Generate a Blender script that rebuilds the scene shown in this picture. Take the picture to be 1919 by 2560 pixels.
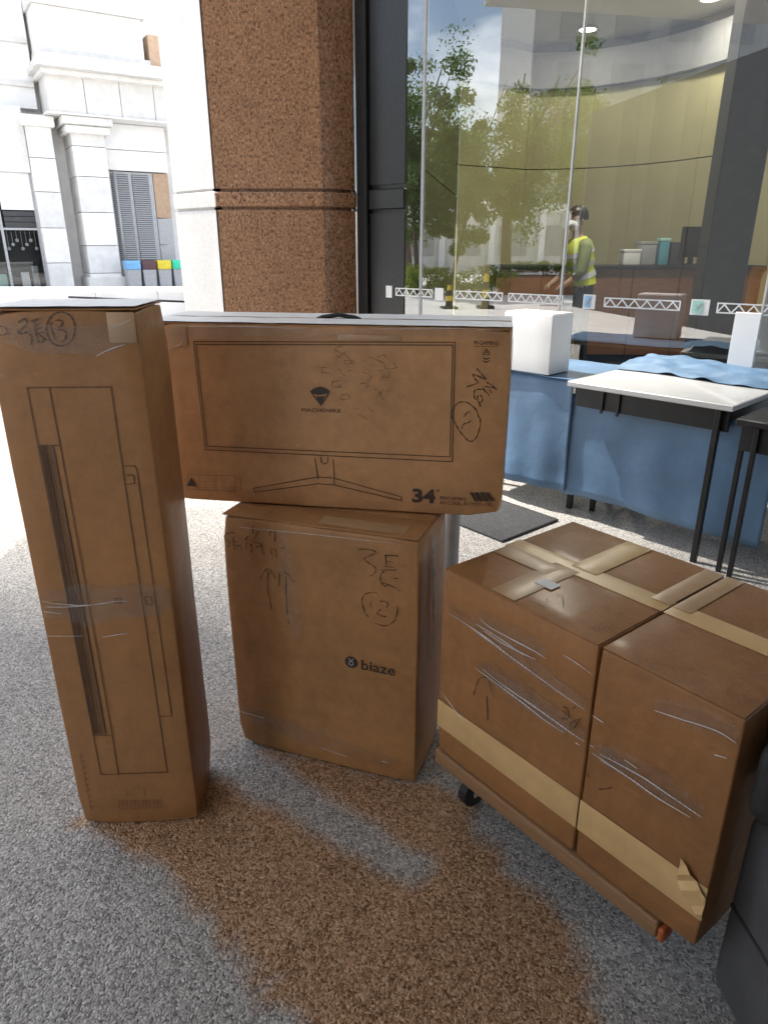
import bpy, bmesh, math, random
import numpy as np
from mathutils import Vector, Matrix, noise
R = math.radians
for o in list(bpy.data.objects): bpy.data.objects.remove(o, do_unlink=True)
scene = bpy.context.scene
COL = scene.collection

# ------------------------------------------------------------------ camera
cam_d = bpy.data.cameras.new('camera')
cam_d.sensor_fit = 'VERTICAL'; cam_d.sensor_height = 24.0
cam_d.lens = 24.0 * 1735.0 / 2560.0
cam_d.clip_start = 0.05; cam_d.clip_end = 2000
cam = bpy.data.objects.new('camera', cam_d); COL.objects.link(cam)
cam.location = (0, 0, 1.45); cam.rotation_euler = (R(90 - 21.0), 0, 0)
scene.camera = cam
# ------------------------------------------------------------------ sky and sun
SUN_DIR = Vector((-0.85, 0.53, 0)).normalized()      # horizontal direction towards the sun
SUN_ELEV = R(58)
world = bpy.data.worlds.new('World'); scene.world = world; world.use_nodes = True
wn = world.node_tree.nodes; wl = world.node_tree.links
for n_ in list(wn): wn.remove(n_)
w_out = wn.new('ShaderNodeOutputWorld'); w_bg = wn.new('ShaderNodeBackground')
sky = wn.new('ShaderNodeTexSky'); sky.sky_type = 'NISHITA'; sky.sun_disc = False
sky.sun_elevation = SUN_ELEV
sky.sun_rotation = math.atan2(SUN_DIR.x, SUN_DIR.y)
sky.air_density = 1.0; sky.dust_density = 1.2; sky.ozone_density = 1.0
# a few bright clouds, the same all round the sky
wtc = wn.new('ShaderNodeTexCoord'); wnz = wn.new('ShaderNodeTexNoise')
wnz.inputs['Scale'].default_value = 2.6; wnz.inputs['Detail'].default_value = 7
wmap = wn.new('ShaderNodeMapping'); wmap.inputs['Scale'].default_value = (1, 1, 2.4)
wrm = wn.new('ShaderNodeValToRGB'); wrm.color_ramp.elements[0].position = 0.48; wrm.color_ramp.elements[1].position = 0.66
wmx = wn.new('ShaderNodeMixRGB'); wmx.inputs['Color2'].default_value = (17, 17, 17.4, 1)
wl.new(wtc.outputs['Generated'], wmap.inputs['Vector']); wl.new(wmap.outputs['Vector'], wnz.inputs['Vector'])
wl.new(wnz.outputs['Fac'], wrm.inputs['Fac']); wl.new(wrm.outputs['Color'], wmx.inputs['Fac'])
wl.new(sky.outputs['Color'], wmx.inputs['Color1']); wl.new(wmx.outputs['Color'], w_bg.inputs['Color'])
w_bg.inputs['Strength'].default_value = 0.12
wl.new(w_bg.outputs['Background'], w_out.inputs['Surface'])
sun_d = bpy.data.lights.new('sun', 'SUN'); sun_d.energy = 4.0; sun_d.angle = R(0.6); sun_d.color = (1.0, 0.95, 0.87)
sun = bpy.data.objects.new('sun', sun_d); COL.objects.link(sun)
to_sun = SUN_DIR * math.cos(SUN_ELEV) + Vector((0, 0, math.sin(SUN_ELEV)))
sun.rotation_euler = to_sun.to_track_quat('Z', 'Y').to_euler()
# ------------------------------------------------------------------ exposure
vs = scene.view_settings
vs.view_transform = 'Standard'; vs.look = 'None'; vs.gamma = 1.0; vs.use_curve_mapping = False
vs.exposure = 1.45
scene.render.engine = 'CYCLES'
scene.cycles.max_bounces = 5; scene.cycles.diffuse_bounces = 3; scene.cycles.glossy_bounces = 2; scene.cycles.transparent_max_bounces = 8
scene.cycles.caustics_reflective = False; scene.cycles.caustics_refractive = False

# ------------------------------------------------------------------ helpers
rng = np.random.default_rng(7); random.seed(7)

def tag(o, label=None, cat=None, group=None, kind=None):
    if label: o['label'] = label
    if cat: o['category'] = cat
    if group: o['group'] = group
    if kind: o['kind'] = kind
    return o

def empty(name, loc=(0, 0, 0), rz=0.0, label=None, cat=None, group=None):
    o = bpy.data.objects.new(name, None); COL.objects.link(o)
    o.location = loc; o.rotation_euler = (0, 0, rz); o.empty_display_size = 0.1
    return tag(o, label, cat, group)

def mobj(name, verts, faces, mat=None, parent=None, smooth=False):
    me = bpy.data.meshes.new(name)
    me.from_pydata([tuple(v) for v in verts], [], faces)
    me.validate(); me.update()
    if mat: me.materials.append(mat)
    o = bpy.data.objects.new(name, me); COL.objects.link(o)
    if parent: o.parent = parent
    if smooth:
        for p in me.polygons: p.use_smooth = True
    return o

def bobj(name, bm, mat=None, parent=None, smooth=False):
    me = bpy.data.meshes.new(name); bm.normal_update(); bm.to_mesh(me); bm.free()
    if mat: me.materials.append(mat)
    o = bpy.data.objects.new(name, me); COL.objects.link(o)
    if parent: o.parent = parent
    if smooth:
        for p in me.polygons: p.use_smooth = True
    return o

def add_box(bm, lo, hi, bevel=0.0, seg=1, mtx=None):
    lo = Vector(lo); hi = Vector(hi); c = (lo + hi) / 2; s = hi - lo
    r = bmesh.ops.create_cube(bm, size=1.0)
    vs_ = r['verts']
    bmesh.ops.scale(bm, vec=s, verts=vs_); bmesh.ops.translate(bm, vec=c, verts=vs_)
    if bevel > 0:
        es = list({e for v in vs_ for e in v.link_edges})
        rr = bmesh.ops.bevel(bm, geom=es, offset=bevel, segments=seg, affect='EDGES', profile=0.6)
        vs_ = list({v for f in rr['faces'] for v in f.verts} | {v for v in vs_ if v.is_valid})
    if mtx is not None: bmesh.ops.transform(bm, matrix=mtx, verts=vs_)
    return vs_

def box(name, lo, hi, mat, parent=None, bevel=0.0, seg=1):
    bm = bmesh.new(); add_box(bm, lo, hi, bevel, seg)
    return bobj(name, bm, mat, parent)

def add_tube(bm, pts, rad, n=8, caps=True):
    pts = [Vector(p) for p in pts]
    rads = rad if hasattr(rad, '__len__') else [rad] * len(pts)
    rings = []; up = None
    for i, p in enumerate(pts):
        a = pts[max(i - 1, 0)]; b = pts[min(i + 1, len(pts) - 1)]
        t = (b - a).normalized()
        if up is None or abs(up.dot(t)) > 0.97:
            up = Vector((0, 0, 1)) if abs(t.z) < 0.9 else Vector((1, 0, 0))
        x = t.cross(up).normalized(); y = x.cross(t).normalized(); up = y
        rings.append([bm.verts.new(p + (x * math.cos(2 * math.pi * k / n) + y * math.sin(2 * math.pi * k / n)) * rads[i]) for k in range(n)])
    for r0, r1 in zip(rings, rings[1:]):
        for k in range(n): bm.faces.new((r0[k], r0[(k + 1) % n], r1[(k + 1) % n], r1[k]))
    if caps and n > 2:
        bm.faces.new(list(reversed(rings[0]))); bm.faces.new(rings[-1])

def tube(name, pts, rad, mat, parent=None, n=8, smooth=True):
    bm = bmesh.new(); add_tube(bm, pts, rad, n)
    bmesh.ops.recalc_face_normals(bm, faces=bm.faces)
    return bobj(name, bm, mat, parent, smooth)

def add_lathe(bm, prof, n=20, c=(0, 0, 0)):
    c = Vector(c); rings = []
    for r, z in prof:
        rings.append([bm.verts.new(c + Vector((r * math.cos(2 * math.pi * k / n), r * math.sin(2 * math.pi * k / n), z))) for k in range(n)])
    for r0, r1 in zip(rings, rings[1:]):
        for k in range(n): bm.faces.new((r0[k], r0[(k + 1) % n], r1[(k + 1) % n], r1[k]))
    bm.faces.new(list(reversed(rings[0]))); bm.faces.new(rings[-1])

def prism(name, poly, z0, z1, mat, parent=None, bevel=0.0):
    bm = bmesh.new()
    b = [bm.verts.new((x, y, z0)) for x, y in poly]; t = [bm.verts.new((x, y, z1)) for x, y in poly]
    n = len(poly)
    bm.faces.new(list(reversed(b))); bm.faces.new(t)
    for k in range(n): bm.faces.new((b[k], b[(k + 1) % n], t[(k + 1) % n], t[k]))
    bmesh.ops.recalc_face_normals(bm, faces=bm.faces)
    if bevel: bmesh.ops.bevel(bm, geom=list(bm.edges), offset=bevel, segments=1, affect='EDGES')
    return bobj(name, bm, mat, parent)

# ------------------------------------------------------------------ materials
class NT:
    def __init__(s, name):
        s.m = bpy.data.materials.new(name); s.m.use_nodes = True
        s.t = s.m.node_tree; s.n = s.t.nodes; s.l = s.t.links
        s.b = s.n['Principled BSDF']; s.out = s.n['Material Output']
    def new(s, t, **kw):
        nd = s.n.new('ShaderNode' + t)
        for k, v in kw.items():
            if k in nd.inputs: nd.inputs[k].default_value = v
            else: setattr(nd, k, v)
        return nd
    def coord(s, scale=(1, 1, 1), kind='Object', rot=(0, 0, 0)):
        tc = s.new('TexCoord'); mp = s.new('Mapping')
        mp.inputs['Scale'].default_value = scale; mp.inputs['Rotation'].default_value = rot
        s.l.new(tc.outputs[kind], mp.inputs['Vector']); return mp.outputs['Vector']
    def noise(s, vec, scale, detail=4, rough=0.55):
        nd = s.new('TexNoise'); nd.inputs['Scale'].default_value = scale; nd.inputs['Detail'].default_value = detail
        nd.inputs['Roughness'].default_value = rough; s.l.new(vec, nd.inputs['Vector']); return nd.outputs['Fac']
    def ramp(s, fac, stops):
        nd = s.new('ValToRGB'); cr = nd.color_ramp
        while len(cr.elements) < len(stops): cr.elements.new(0.5)
        for e, (p, c) in zip(cr.elements, stops):
            e.position = p; e.color = (*c, 1) if len(c) == 3 else c
        s.l.new(fac, nd.inputs['Fac']); return nd.outputs['Color']
    def mix(s, fac, a, b, mode='MIX'):
        nd = s.new('MixRGB'); nd.blend_type = mode
        for key, v in (('Fac', fac), ('Color1', a), ('Color2', b)):
            if isinstance(v, (int, float)): nd.inputs[key].default_value = v
            elif isinstance(v, tuple): nd.inputs[key].default_value = (*v, 1) if len(v) == 3 else v
            else: s.l.new(v, nd.inputs[key])
        return nd.outputs['Color']
    def math(s, op, a, b=0.0):
        nd = s.new('Math'); nd.operation = op
        for i, v in enumerate((a, b)):
            if isinstance(v, (int, float)): nd.inputs[i].default_value = v
            else: s.l.new(v, nd.inputs[i])
        return nd.outputs[0]
    def bump(s, h, strength=0.3, dist=0.01, prev=None):
        nd = s.new('Bump'); nd.inputs['Strength'].default_value = strength; nd.inputs['Distance'].default_value = dist
        s.l.new(h, nd.inputs['Height'])
        if prev is not None: s.l.new(prev, nd.inputs['Normal'])
        return nd.outputs['Normal']
    def set(s, color=None, rough=None, normal=None, metal=None, spec=None):
        for key, v in (('Base Color', color), ('Roughness', rough), ('Normal', normal), ('Metallic', metal), ('Specular IOR Level', spec)):
            if v is None: continue
            if isinstance(v, tuple): s.b.inputs[key].default_value = (*v, 1)
            elif isinstance(v, (int, float)): s.b.inputs[key].default_value = v
            else: s.l.new(v, s.b.inputs[key])
        return s.m

def plain(name, color, rough=0.6, metal=0.0, var=0.12, scale=9.0, bump=0.0, spec=None):
    t = NT(name); v = t.coord()
    nz = t.noise(v, scale, 5)
    c = t.ramp(nz, [(0.3, tuple(x * (1 - var) for x in color)), (0.7, tuple(min(1, x * (1 + var)) for x in color))])
    nrm = t.bump(t.noise(v, scale * 6, 4), bump, 0.004) if bump else None
    return t.set(c, rough, nrm, metal, spec)

def emit(name, color, strength):
    t = NT(name); t.set(color, 0.5)
    t.b.inputs['Emission Color'].default_value = (*color, 1); t.b.inputs['Emission Strength'].default_value = strength
    return t.m

def cardboard(name, color, seed=0.0):
    t = NT(name); v = t.coord()
    big = t.noise(v, 3.1 + seed, 3); fib = t.noise(t.coord((30, 30, 200)), 6, 2, 0.7); mid = t.noise(v, 26, 4, 0.7)
    c = t.ramp(big, [(0.32, tuple(x * 0.80 for x in color)), (0.70, tuple(x * 1.12 for x in color))])
    c = t.mix(0.28, c, t.ramp(mid, [(0.35, tuple(x * 0.62 for x in color)), (0.65, tuple(x * 1.25 for x in color))]))
    c = t.mix(0.14, c, t.ramp(fib, [(0.3, (0.22, 0.12, 0.05)), (0.7, (0.60, 0.40, 0.23))]))
    scf = t.noise(t.coord((2.5, 2.5, 9)), 5.5, 6, 0.8)
    c = t.mix(t.ramp(scf, [(0.58, (0, 0, 0)), (0.72, (0.45, 0.45, 0.45))]), c, tuple(min(1, x * 1.5 + 0.03) for x in color))
    h_ = t.math('ADD', t.math('MULTIPLY', big, 3.0), t.math('MULTIPLY', mid, 0.22))
    m = t.set(c, 0.6, t.bump(h_, 0.5, 0.012), None, 0.3)
    t.b.inputs['Coat Weight'].default_value = 0.22; t.b.inputs['Coat Roughness'].default_value = 0.22; t.b.inputs['Coat IOR'].default_value = 1.4
    return m

M = {}
M['card_tall'] = cardboard('cardboard_tall', (0.345, 0.154, 0.050), 0.3)
M['card_mon'] = cardboard('cardboard_monitor', (0.545, 0.285, 0.126), 0.9)
M['card_mid'] = cardboard('cardboard_middle', (0.41, 0.195, 0.069), 1.6)
M['card_left'] = cardboard('cardboard_carton', (0.305, 0.130, 0.039), 2.2)
M['card_right'] = cardboard('cardboard_carton_b', (0.265, 0.108, 0.031), 2.9)
M['ink'] = plain('print_ink', (0.045, 0.028, 0.018), 0.6, var=0.2, scale=60)
M['ink_brown'] = plain('outline_ink', (0.085, 0.04, 0.016), 0.6, var=0.25, scale=60)
M['ink_soft'] = plain('outline_ink_faint', (0.15, 0.075, 0.034), 0.6, var=0.2, scale=60)
M['marker'] = plain('marker_pen', (0.06, 0.03, 0.014), 0.5, var=0.3, scale=80)
M['marker_faint'] = plain('worn_marker_pen', (0.21, 0.112, 0.052), 0.6, var=0.3, scale=80)

def tape_mat(name, color):
    t = NT(name); v = t.coord()
    nz = t.noise(v, 14, 4); lines = t.noise(t.coord((4, 160, 160)), 3, 3)
    c = t.ramp(nz, [(0.3, tuple(x * 0.88 for x in color)), (0.7, tuple(min(1, x * 1.08) for x in color))])
    nrm = t.bump(t.math('ADD', nz, t.math('MULTIPLY', lines, 0.3)), 0.25, 0.004)
    return t.set(c, 0.30, nrm, None, 0.45)
M['tape'] = tape_mat('packing_tape', (0.64, 0.42, 0.19))
M['tape_clear'] = tape_mat('worn_packing_tape', (0.46, 0.29, 0.155))
M['tape_yellow'] = tape_mat('yellowed_packing_tape', (0.60, 0.41, 0.11))

def film_mat(name, amount=0.10, rough=0.12, stretch=(3, 3, 40), bstr=0.5):
    t = NT(name); v = t.coord(stretch)
    nz = t.noise(v, 2.2, 5, 0.6); n2 = t.noise(t.coord(), 7, 4)
    h = t.math('ADD', nz, t.math('MULTIPLY', n2, 0.5))
    nrm = t.bump(h, bstr, 0.012)
    gl = t.new('BsdfGlossy'); gl.inputs['Roughness'].default_value = rough; gl.inputs['Color'].default_value = (1, 1, 1, 1)
    tr = t.new('BsdfTransparent'); tr.inputs['Color'].default_value = (0.97, 0.97, 0.97, 1)
    fr = t.new('Fresnel'); fr.inputs['IOR'].default_value = 1.38
    t.l.new(nrm, gl.inputs['Normal']); t.l.new(nrm, fr.inputs['Normal'])
    mx = t.new('MixShader')
    fac = t.math('ADD', fr.outputs['Fac'], amount); fac = t.math('MINIMUM', t.math('MAXIMUM', fac, 0.004), 0.30)
    t.l.new(fac, mx.inputs['Fac']); t.l.new(tr.outputs['BSDF'], mx.inputs[1]); t.l.new(gl.outputs['BSDF'], mx.inputs[2])
    t.l.new(mx.outputs['Shader'], t.out.inputs['Surface'])
    return t.m
M['film'] = film_mat('stretch_film', -0.022, 0.2, (3, 3, 30), 0.22)
M['film_band'] = film_mat('stretched_film_band', 0.012, 0.2, (8, 8, 60), 0.6)
M['film_matte'] = film_mat('dull_stretch_film', -0.015, 0.34, (3, 3, 20), 0.25)
def glare_mat():  # glare on the film-wrapped box tops, painted as white haze
    t = NT('painted_film_glare'); v = t.coord((6, 40, 40)); nz = t.noise(v, 2.0, 5, 0.65)
    t.set((0.84, 0.84, 0.83), 0.4, t.bump(nz, 0.12, 0.003), None, 0.5)
    tr = t.new('BsdfTransparent'); mx = t.new('MixShader')
    t.l.new(t.ramp(nz, [(0.22, (0.80, 0.80, 0.80)), (0.5, (1, 1, 1))]), mx.inputs['Fac'])
    t.l.new(tr.outputs['BSDF'], mx.inputs[1]); t.l.new(t.b.outputs['BSDF'], mx.inputs[2]); t.l.new(mx.outputs['Shader'], t.out.inputs['Surface'])
    return t.m
M['film_glare'] = glare_mat()
M['film_rope'] = None
def rope_mat():
    t = NT('twisted_stretch_film'); v = t.coord()
    nz = t.noise(v, 60, 3)
    t.set((0.88, 0.86, 0.82), 0.18, t.bump(nz, 0.6, 0.003), None, 0.7)
    tr = t.new('BsdfTransparent'); mx = t.new('MixShader')
    t.l.new(t.math('ADD', t.math('MULTIPLY', t.noise(t.coord((1, 1, 1)), 9, 3), 1.5), -0.2), mx.inputs['Fac'])
    t.l.new(tr.outputs['BSDF'], mx.inputs[1]); t.l.new(t.b.outputs['BSDF'], mx.inputs[2]); t.l.new(mx.outputs['Shader'], t.out.inputs['Surface'])
    return t.m
M['film_rope'] = rope_mat()

def ground_mat():
    t = NT('pebbled_paving'); v = t.coord()
    vo = t.new('TexVoronoi'); vo.inputs['Scale'].default_value = 185; vo.feature = 'F1'
    jit = t.new('VectorMath'); jit.operation = 'ADD'
    nj = t.new('TexNoise'); nj.inputs['Scale'].default_value = 70; nj.inputs['Detail'].default_value = 2
    sc = t.new('VectorMath'); sc.operation = 'SCALE'; sc.inputs['Scale'].default_value = 0.014
    t.l.new(v, nj.inputs['Vector']); t.l.new(nj.outputs['Color'], sc.inputs[0]); t.l.new(v, jit.inputs[0]); t.l.new(sc.outputs['Vector'], jit.inputs[1])
    t.l.new(jit.outputs['Vector'], vo.inputs['Vector'])
    at = t.new('Attribute'); at.attribute_name = 'tint'
    sep = t.new('SeparateColor'); t.l.new(vo.outputs['Color'], sep.inputs['Color'])
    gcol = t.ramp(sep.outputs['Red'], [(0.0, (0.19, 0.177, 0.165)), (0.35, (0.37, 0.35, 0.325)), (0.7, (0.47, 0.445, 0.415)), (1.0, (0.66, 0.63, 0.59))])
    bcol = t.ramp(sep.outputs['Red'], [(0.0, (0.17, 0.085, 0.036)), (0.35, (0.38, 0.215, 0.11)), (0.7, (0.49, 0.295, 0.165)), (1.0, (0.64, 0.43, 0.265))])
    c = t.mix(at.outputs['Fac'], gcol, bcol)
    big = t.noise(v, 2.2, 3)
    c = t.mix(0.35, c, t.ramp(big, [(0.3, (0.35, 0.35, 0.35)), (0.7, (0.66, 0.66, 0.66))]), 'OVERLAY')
    fine = t.noise(v, 340, 2, 0.7); med = t.noise(v, 115, 3, 0.65)
    h = t.math('ADD', t.math('MULTIPLY', vo.outputs['Distance'], -1.2), t.math('MULTIPLY', med, 1.3))
    h = t.math('ADD', h, t.math('MULTIPLY', fine, 0.5))
    return t.set(c, 0.78, t.bump(h, 0.75, 0.008), None, 0.25)
M['ground'] = ground_mat()

def granite(name, dark, mid, light, scale=42, rough=0.35):
    t = NT(name); v = t.coord(); vs_ = t.coord((1, 1, 0.72))
    n1 = t.noise(vs_, scale, 4, 0.8); n2 = t.noise(vs_, scale * 0.3, 3, 0.75); n3 = t.noise(v, 1.6, 4)
    f = t.math('ADD', t.math('MULTIPLY', n1, 0.85), t.math('MULTIPLY', n2, 0.15))
    c = t.ramp(f, [(0.40, dark), (0.465, tuple(a * 0.35 + b * 0.65 for a, b in zip(dark, mid))), (0.50, mid), (0.55, mid), (0.61, light)])
    c = t.mix(0.4, c, t.ramp(n3, [(0.34, (0.38, 0.38, 0.38)), (0.66, (0.6, 0.6, 0.6))]), 'OVERLAY')
    return t.set(c, rough, t.bump(n1, 0.10, 0.003), None, 0.4)
M['granite'] = granite('brown_granite', (0.045, 0.016, 0.007), (0.30, 0.15, 0.072), (0.47, 0.285, 0.17), 62, 0.34)
M['sunlit_granite'] = granite('sunlit_granite', (0.50, 0.49, 0.475), (0.56, 0.55, 0.535), (0.62, 0.61, 0.59), 60, 0.5)  # sunlight on the column's left face put into a paler stone
M['stone'] = plain('pale_cladding_stone', (0.72, 0.70, 0.665), 0.75, var=0.08, scale=3, bump=0.1)
M['stone_b'] = plain('pale_cladding_stone_grey', (0.62, 0.605, 0.575), 0.75, var=0.10, scale=3, bump=0.1)
M['whitewash'] = plain('white_render', (0.78, 0.78, 0.77), 0.8, var=0.05, scale=2, bump=0.08)
M['black_metal'] = plain('black_metal', (0.016, 0.016, 0.017), 0.4, 0.3, var=0.3, scale=25)
M['dark_clad'] = granite('black_polished_stone', (0.008, 0.008, 0.009), (0.013, 0.013, 0.014), (0.022, 0.022, 0.023), 60, 0.3)
M['grey_metal'] = plain('grey_painted_metal', (0.36, 0.36, 0.36), 0.5, 0.1, var=0.1, scale=12)
M['dark_grey'] = plain('dark_grey_panel', (0.04, 0.04, 0.041), 0.55, var=0.2, scale=10, bump=0.1)
M['white'] = plain('white_paint', (0.80, 0.80, 0.79), 0.55, var=0.03, scale=6)
M['white_vinyl'] = plain('white_vinyl', (0.82, 0.82, 0.81), 0.4, var=0.03, scale=30)
M['blue_vinyl'] = plain('blue_print', (0.33, 0.56, 0.78), 0.45, var=0.05, scale=60)
M['mint_vinyl'] = plain('mint_print', (0.40, 0.68, 0.58), 0.45, var=0.05, scale=60)
M['soffit'] = plain('soffit_paint', (0.55, 0.55, 0.54), 0.85, var=0.05, scale=1.5)
M['table_white'] = plain('white_laminate', (0.50, 0.50, 0.495), 0.35, var=0.06, scale=5)

def glass_mat(name, ior=2.7, tint=(0.93, 0.95, 0.94)):
    t = NT(name)
    gl = t.new('BsdfGlossy'); gl.inputs['Roughness'].default_value = 0.0; gl.inputs['Color'].default_value = (0.98, 1, 0.99, 1)
    tr = t.new('BsdfTransparent'); tr.inputs['Color'].default_value = (*tint, 1)
    fr = t.new('Fresnel'); fr.inputs['IOR'].default_value = ior
    nrm = t.bump(t.noise(t.coord((1, 1, 1)), 0.9, 2), 0.02, 0.02)
    t.l.new(nrm, gl.inputs['Normal'])
    mx = t.new('MixShader')
    t.l.new(fr.outputs['Fac'], mx.inputs['Fac']); t.l.new(tr.outputs['BSDF'], mx.inputs[1]); t.l.new(gl.outputs['BSDF'], mx.inputs[2])
    t.l.new(mx.outputs['Shader'], t.out.inputs['Surface'])
    return t.m
M['glass'] = glass_mat('window_glass')
M['shop_glass'] = glass_mat('shop_glass', 1.6, (0.8, 0.82, 0.82))

def wood_mat():
    t = NT('reddish_wood'); nz = t.noise(t.coord((2, 2, 26)), 2.5, 5, 0.6)
    c = t.ramp(nz, [(0.3, (0.16, 0.062, 0.024)), (0.7, (0.27, 0.115, 0.05))])
    return t.set(c, 0.35, t.bump(nz, 0.1, 0.003))
M['wood'] = wood_mat()
def ply_mat():
    t = NT('plywood'); nz = t.noise(t.coord((3, 3, 120)), 2.5, 5, 0.6)
    c = t.ramp(nz, [(0.3, (0.22, 0.115, 0.05)), (0.7, (0.33, 0.185, 0.09))])
    return t.set(c, 0.6, t.bump(nz, 0.2, 0.003))
M['ply'] = ply_mat()
def wall_mat():
    t = NT('tan_wall_panel'); v = t.coord(); nz = t.noise(v, 1.2, 5)
    c = t.ramp(nz, [(0.3, (0.40, 0.37, 0.205)), (0.7, (0.47, 0.435, 0.25))])
    return t.set(c, 0.6, t.bump(t.noise(v, 30, 3), 0.05, 0.003))
M['tan'] = wall_mat()

def cloth_mat(name, color, rough=0.6):
    t = NT(name); v = t.coord(); nz = t.noise(v, 5, 5); wv = t.noise(t.coord((300, 300, 300)), 3, 2)
    c = t.ramp(nz, [(0.3, tuple(x * 0.85 for x in color)), (0.7, tuple(min(1, x * 1.12) for x in color))])
    return t.set(c, rough, t.bump(t.math('ADD', nz, t.math('MULTIPLY', wv, 0.05)), 0.35, 0.02))
M['blue_cloth'] = cloth_mat('blue_cloth', (0.10, 0.185, 0.30), 0.45)
M['vest'] = cloth_mat('hi_vis_fabric', (0.72, 0.82, 0.03), 0.7)
M['sleeve'] = cloth_mat('olive_shirt', (0.26, 0.30, 0.12), 0.8)
M['trousers'] = cloth_mat('black_trousers', (0.018, 0.018, 0.02), 0.8)
M['skin'] = plain('skin', (0.50, 0.33, 0.24), 0.55, var=0.06)
M['hair'] = plain('black_hair', (0.012, 0.011, 0.011), 0.4, var=0.3, scale=60)
M['reflective'] = plain('silver_reflective_tape', (0.72, 0.73, 0.74), 0.35, 0.2, var=0.05)
M['mask'] = plain('white_face_mask', (0.80, 0.80, 0.80), 0.8, var=0.03)
M['bag'] = cloth_mat('black_bag_fabric', (0.012, 0.012, 0.013), 0.65)
M['case'] = plain('dark_grey_hard_shell', (0.075, 0.075, 0.077), 0.5, var=0.15, scale=14, bump=0.15)
M['rubber'] = plain('black_rubber', (0.015, 0.015, 0.015), 0.6, var=0.2)
M['orange'] = plain('orange_plastic', (0.40, 0.10, 0.025), 0.5)
M['mat_dark'] = granite('dark_doormat', (0.02, 0.02, 0.021), (0.045, 0.045, 0.046), (0.12, 0.12, 0.12), 120, 0.85)

def leaf_mat(name, a, b):
    t = NT(name); gi = t.new('NewGeometry'); oi = t.new('TexNoise'); oi.inputs['Scale'].default_value = 2.0
    t.l.new(gi.outputs['Position'], oi.inputs['Vector'])
    rp = t.math('ADD', t.math('MULTIPLY', gi.outputs['Random Per Island'], 0.7), t.math('MULTIPLY', oi.outputs['Fac'], 0.3))
    c = t.ramp(rp, [(0.15, a), (0.85, b)])
    t.set(c, 0.5, None, None, 0.3)
    tl = t.new('BsdfTranslucent'); t.l.new(c, tl.inputs['Color']); mx = t.new('MixShader'); mx.inputs['Fac'].default_value = 0.3
    t.l.new(t.b.outputs['BSDF'], mx.inputs[1]); t.l.new(tl.outputs['BSDF'], mx.inputs[2]); t.l.new(mx.outputs['Shader'], t.out.inputs['Surface'])
    return t.m
M['leaf'] = leaf_mat('tree_leaves', (0.05, 0.10, 0.014), (0.18, 0.27, 0.05))
M['leaf_pale'] = leaf_mat('pale_tree_leaves', (0.07, 0.10, 0.035), (0.22, 0.25, 0.10))
M['leaf_hedge'] = leaf_mat('hedge_leaves', (0.13, 0.20, 0.015), (0.36, 0.44, 0.03))
M['bark'] = plain('tree_bark', (0.15, 0.105, 0.075), 0.9, var=0.3, scale=14, bump=0.5)
LOBBY_W = 15.0      # watts of each lobby downlight

# ------------------------------------------------------------------ shape helpers
def axis_lines(h, r, n):
    e = [0, 0.15 * r, 0.45 * r, r]
    mid = list(np.linspace(-h + r, h - r, n + 1))[1:-1]
    return np.array([-h + x for x in e] + mid + [h - x for x in reversed(e)])

def rbox_data(size, r, n=(4, 4, 4), disp=0.0, seed=0, crush=0.0):
    h = np.array(size) / 2.0
    L = [axis_lines(h[i], r, n[i]) for i in range(3)]
    vid = {}; verts = []; faces = []
    def V(p):
        k = tuple(np.round(p, 6))
        if k not in vid: vid[k] = len(verts); verts.append(np.array(p, float))
        return vid[k]
    for ax in range(3):
        u, w = (ax + 1) % 3, (ax + 2) % 3
        for sgn in (-1, 1):
            for i in range(len(L[u]) - 1):
                for j in range(len(L[w]) - 1):
                    q = []
                    for (a, b) in ((i, j), (i + 1, j), (i + 1, j + 1), (i, j + 1)):
                        p = np.zeros(3); p[ax] = sgn * h[ax]; p[u] = L[u][a]; p[w] = L[w][b]; q.append(V(p))
                    faces.append(q if sgn > 0 else q[::-1])
    P = np.array(verts)
    q = np.clip(P, -(h - r), h - r); d = P - q; ln = np.linalg.norm(d, axis=1, keepdims=True); ln[ln == 0] = 1
    P2 = q + d / ln * r
    if disp or crush:
        rs = np.random.default_rng(seed); corner = {}
        for k, p in enumerate(P2):
            nv = noise.noise_vector(Vector(p * 5.0 + seed * 3.7)); P2[k] += np.array(nv) * disp
            c = tuple(np.sign(p).astype(int)); dist = np.linalg.norm(np.abs(p) - h)
            if crush:
                if c not in corner: corner[c] = rs.uniform(0.2, 1.0)
                P2[k] -= np.sign(p) * crush * corner[c] * math.exp(-(dist / 0.05) ** 2)
    P2[:, 2] += h[2]
    return P2, faces

def rbox(name, size, r, mat, parent=None, at=(0, 0, 0), n=(4, 4, 4), disp=0.0, seed=0, crush=0.0, smooth=True):
    """rounded box whose local origin corner (left, front, bottom) sits at 'at'"""
    P, F = rbox_data(size, r, n, disp, seed, crush)
    P = P + np.array([size[0] / 2 + at[0], size[1] / 2 + at[1], at[2]])
    return mobj(name, P, F, mat, parent, smooth)

def smooth_poly(pts, it=3):
    pts = [np.array(p, float) for p in pts]
    if len(pts) < 3: return pts
    out = []
    for i in range(len(pts) - 1):
        a = pts[max(i - 1, 0)]; b = pts[i]; c = pts[i + 1]; d = pts[min(i + 2, len(pts) - 1)]
        for k in range(it):
            t = k / it
            out.append(0.5 * ((2 * b) + (c - a) * t + (2 * a - 5 * b + 4 * c - d) * t * t + (3 * b - a - 3 * c + d) * t ** 3))
    out.append(pts[-1]); return out

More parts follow.
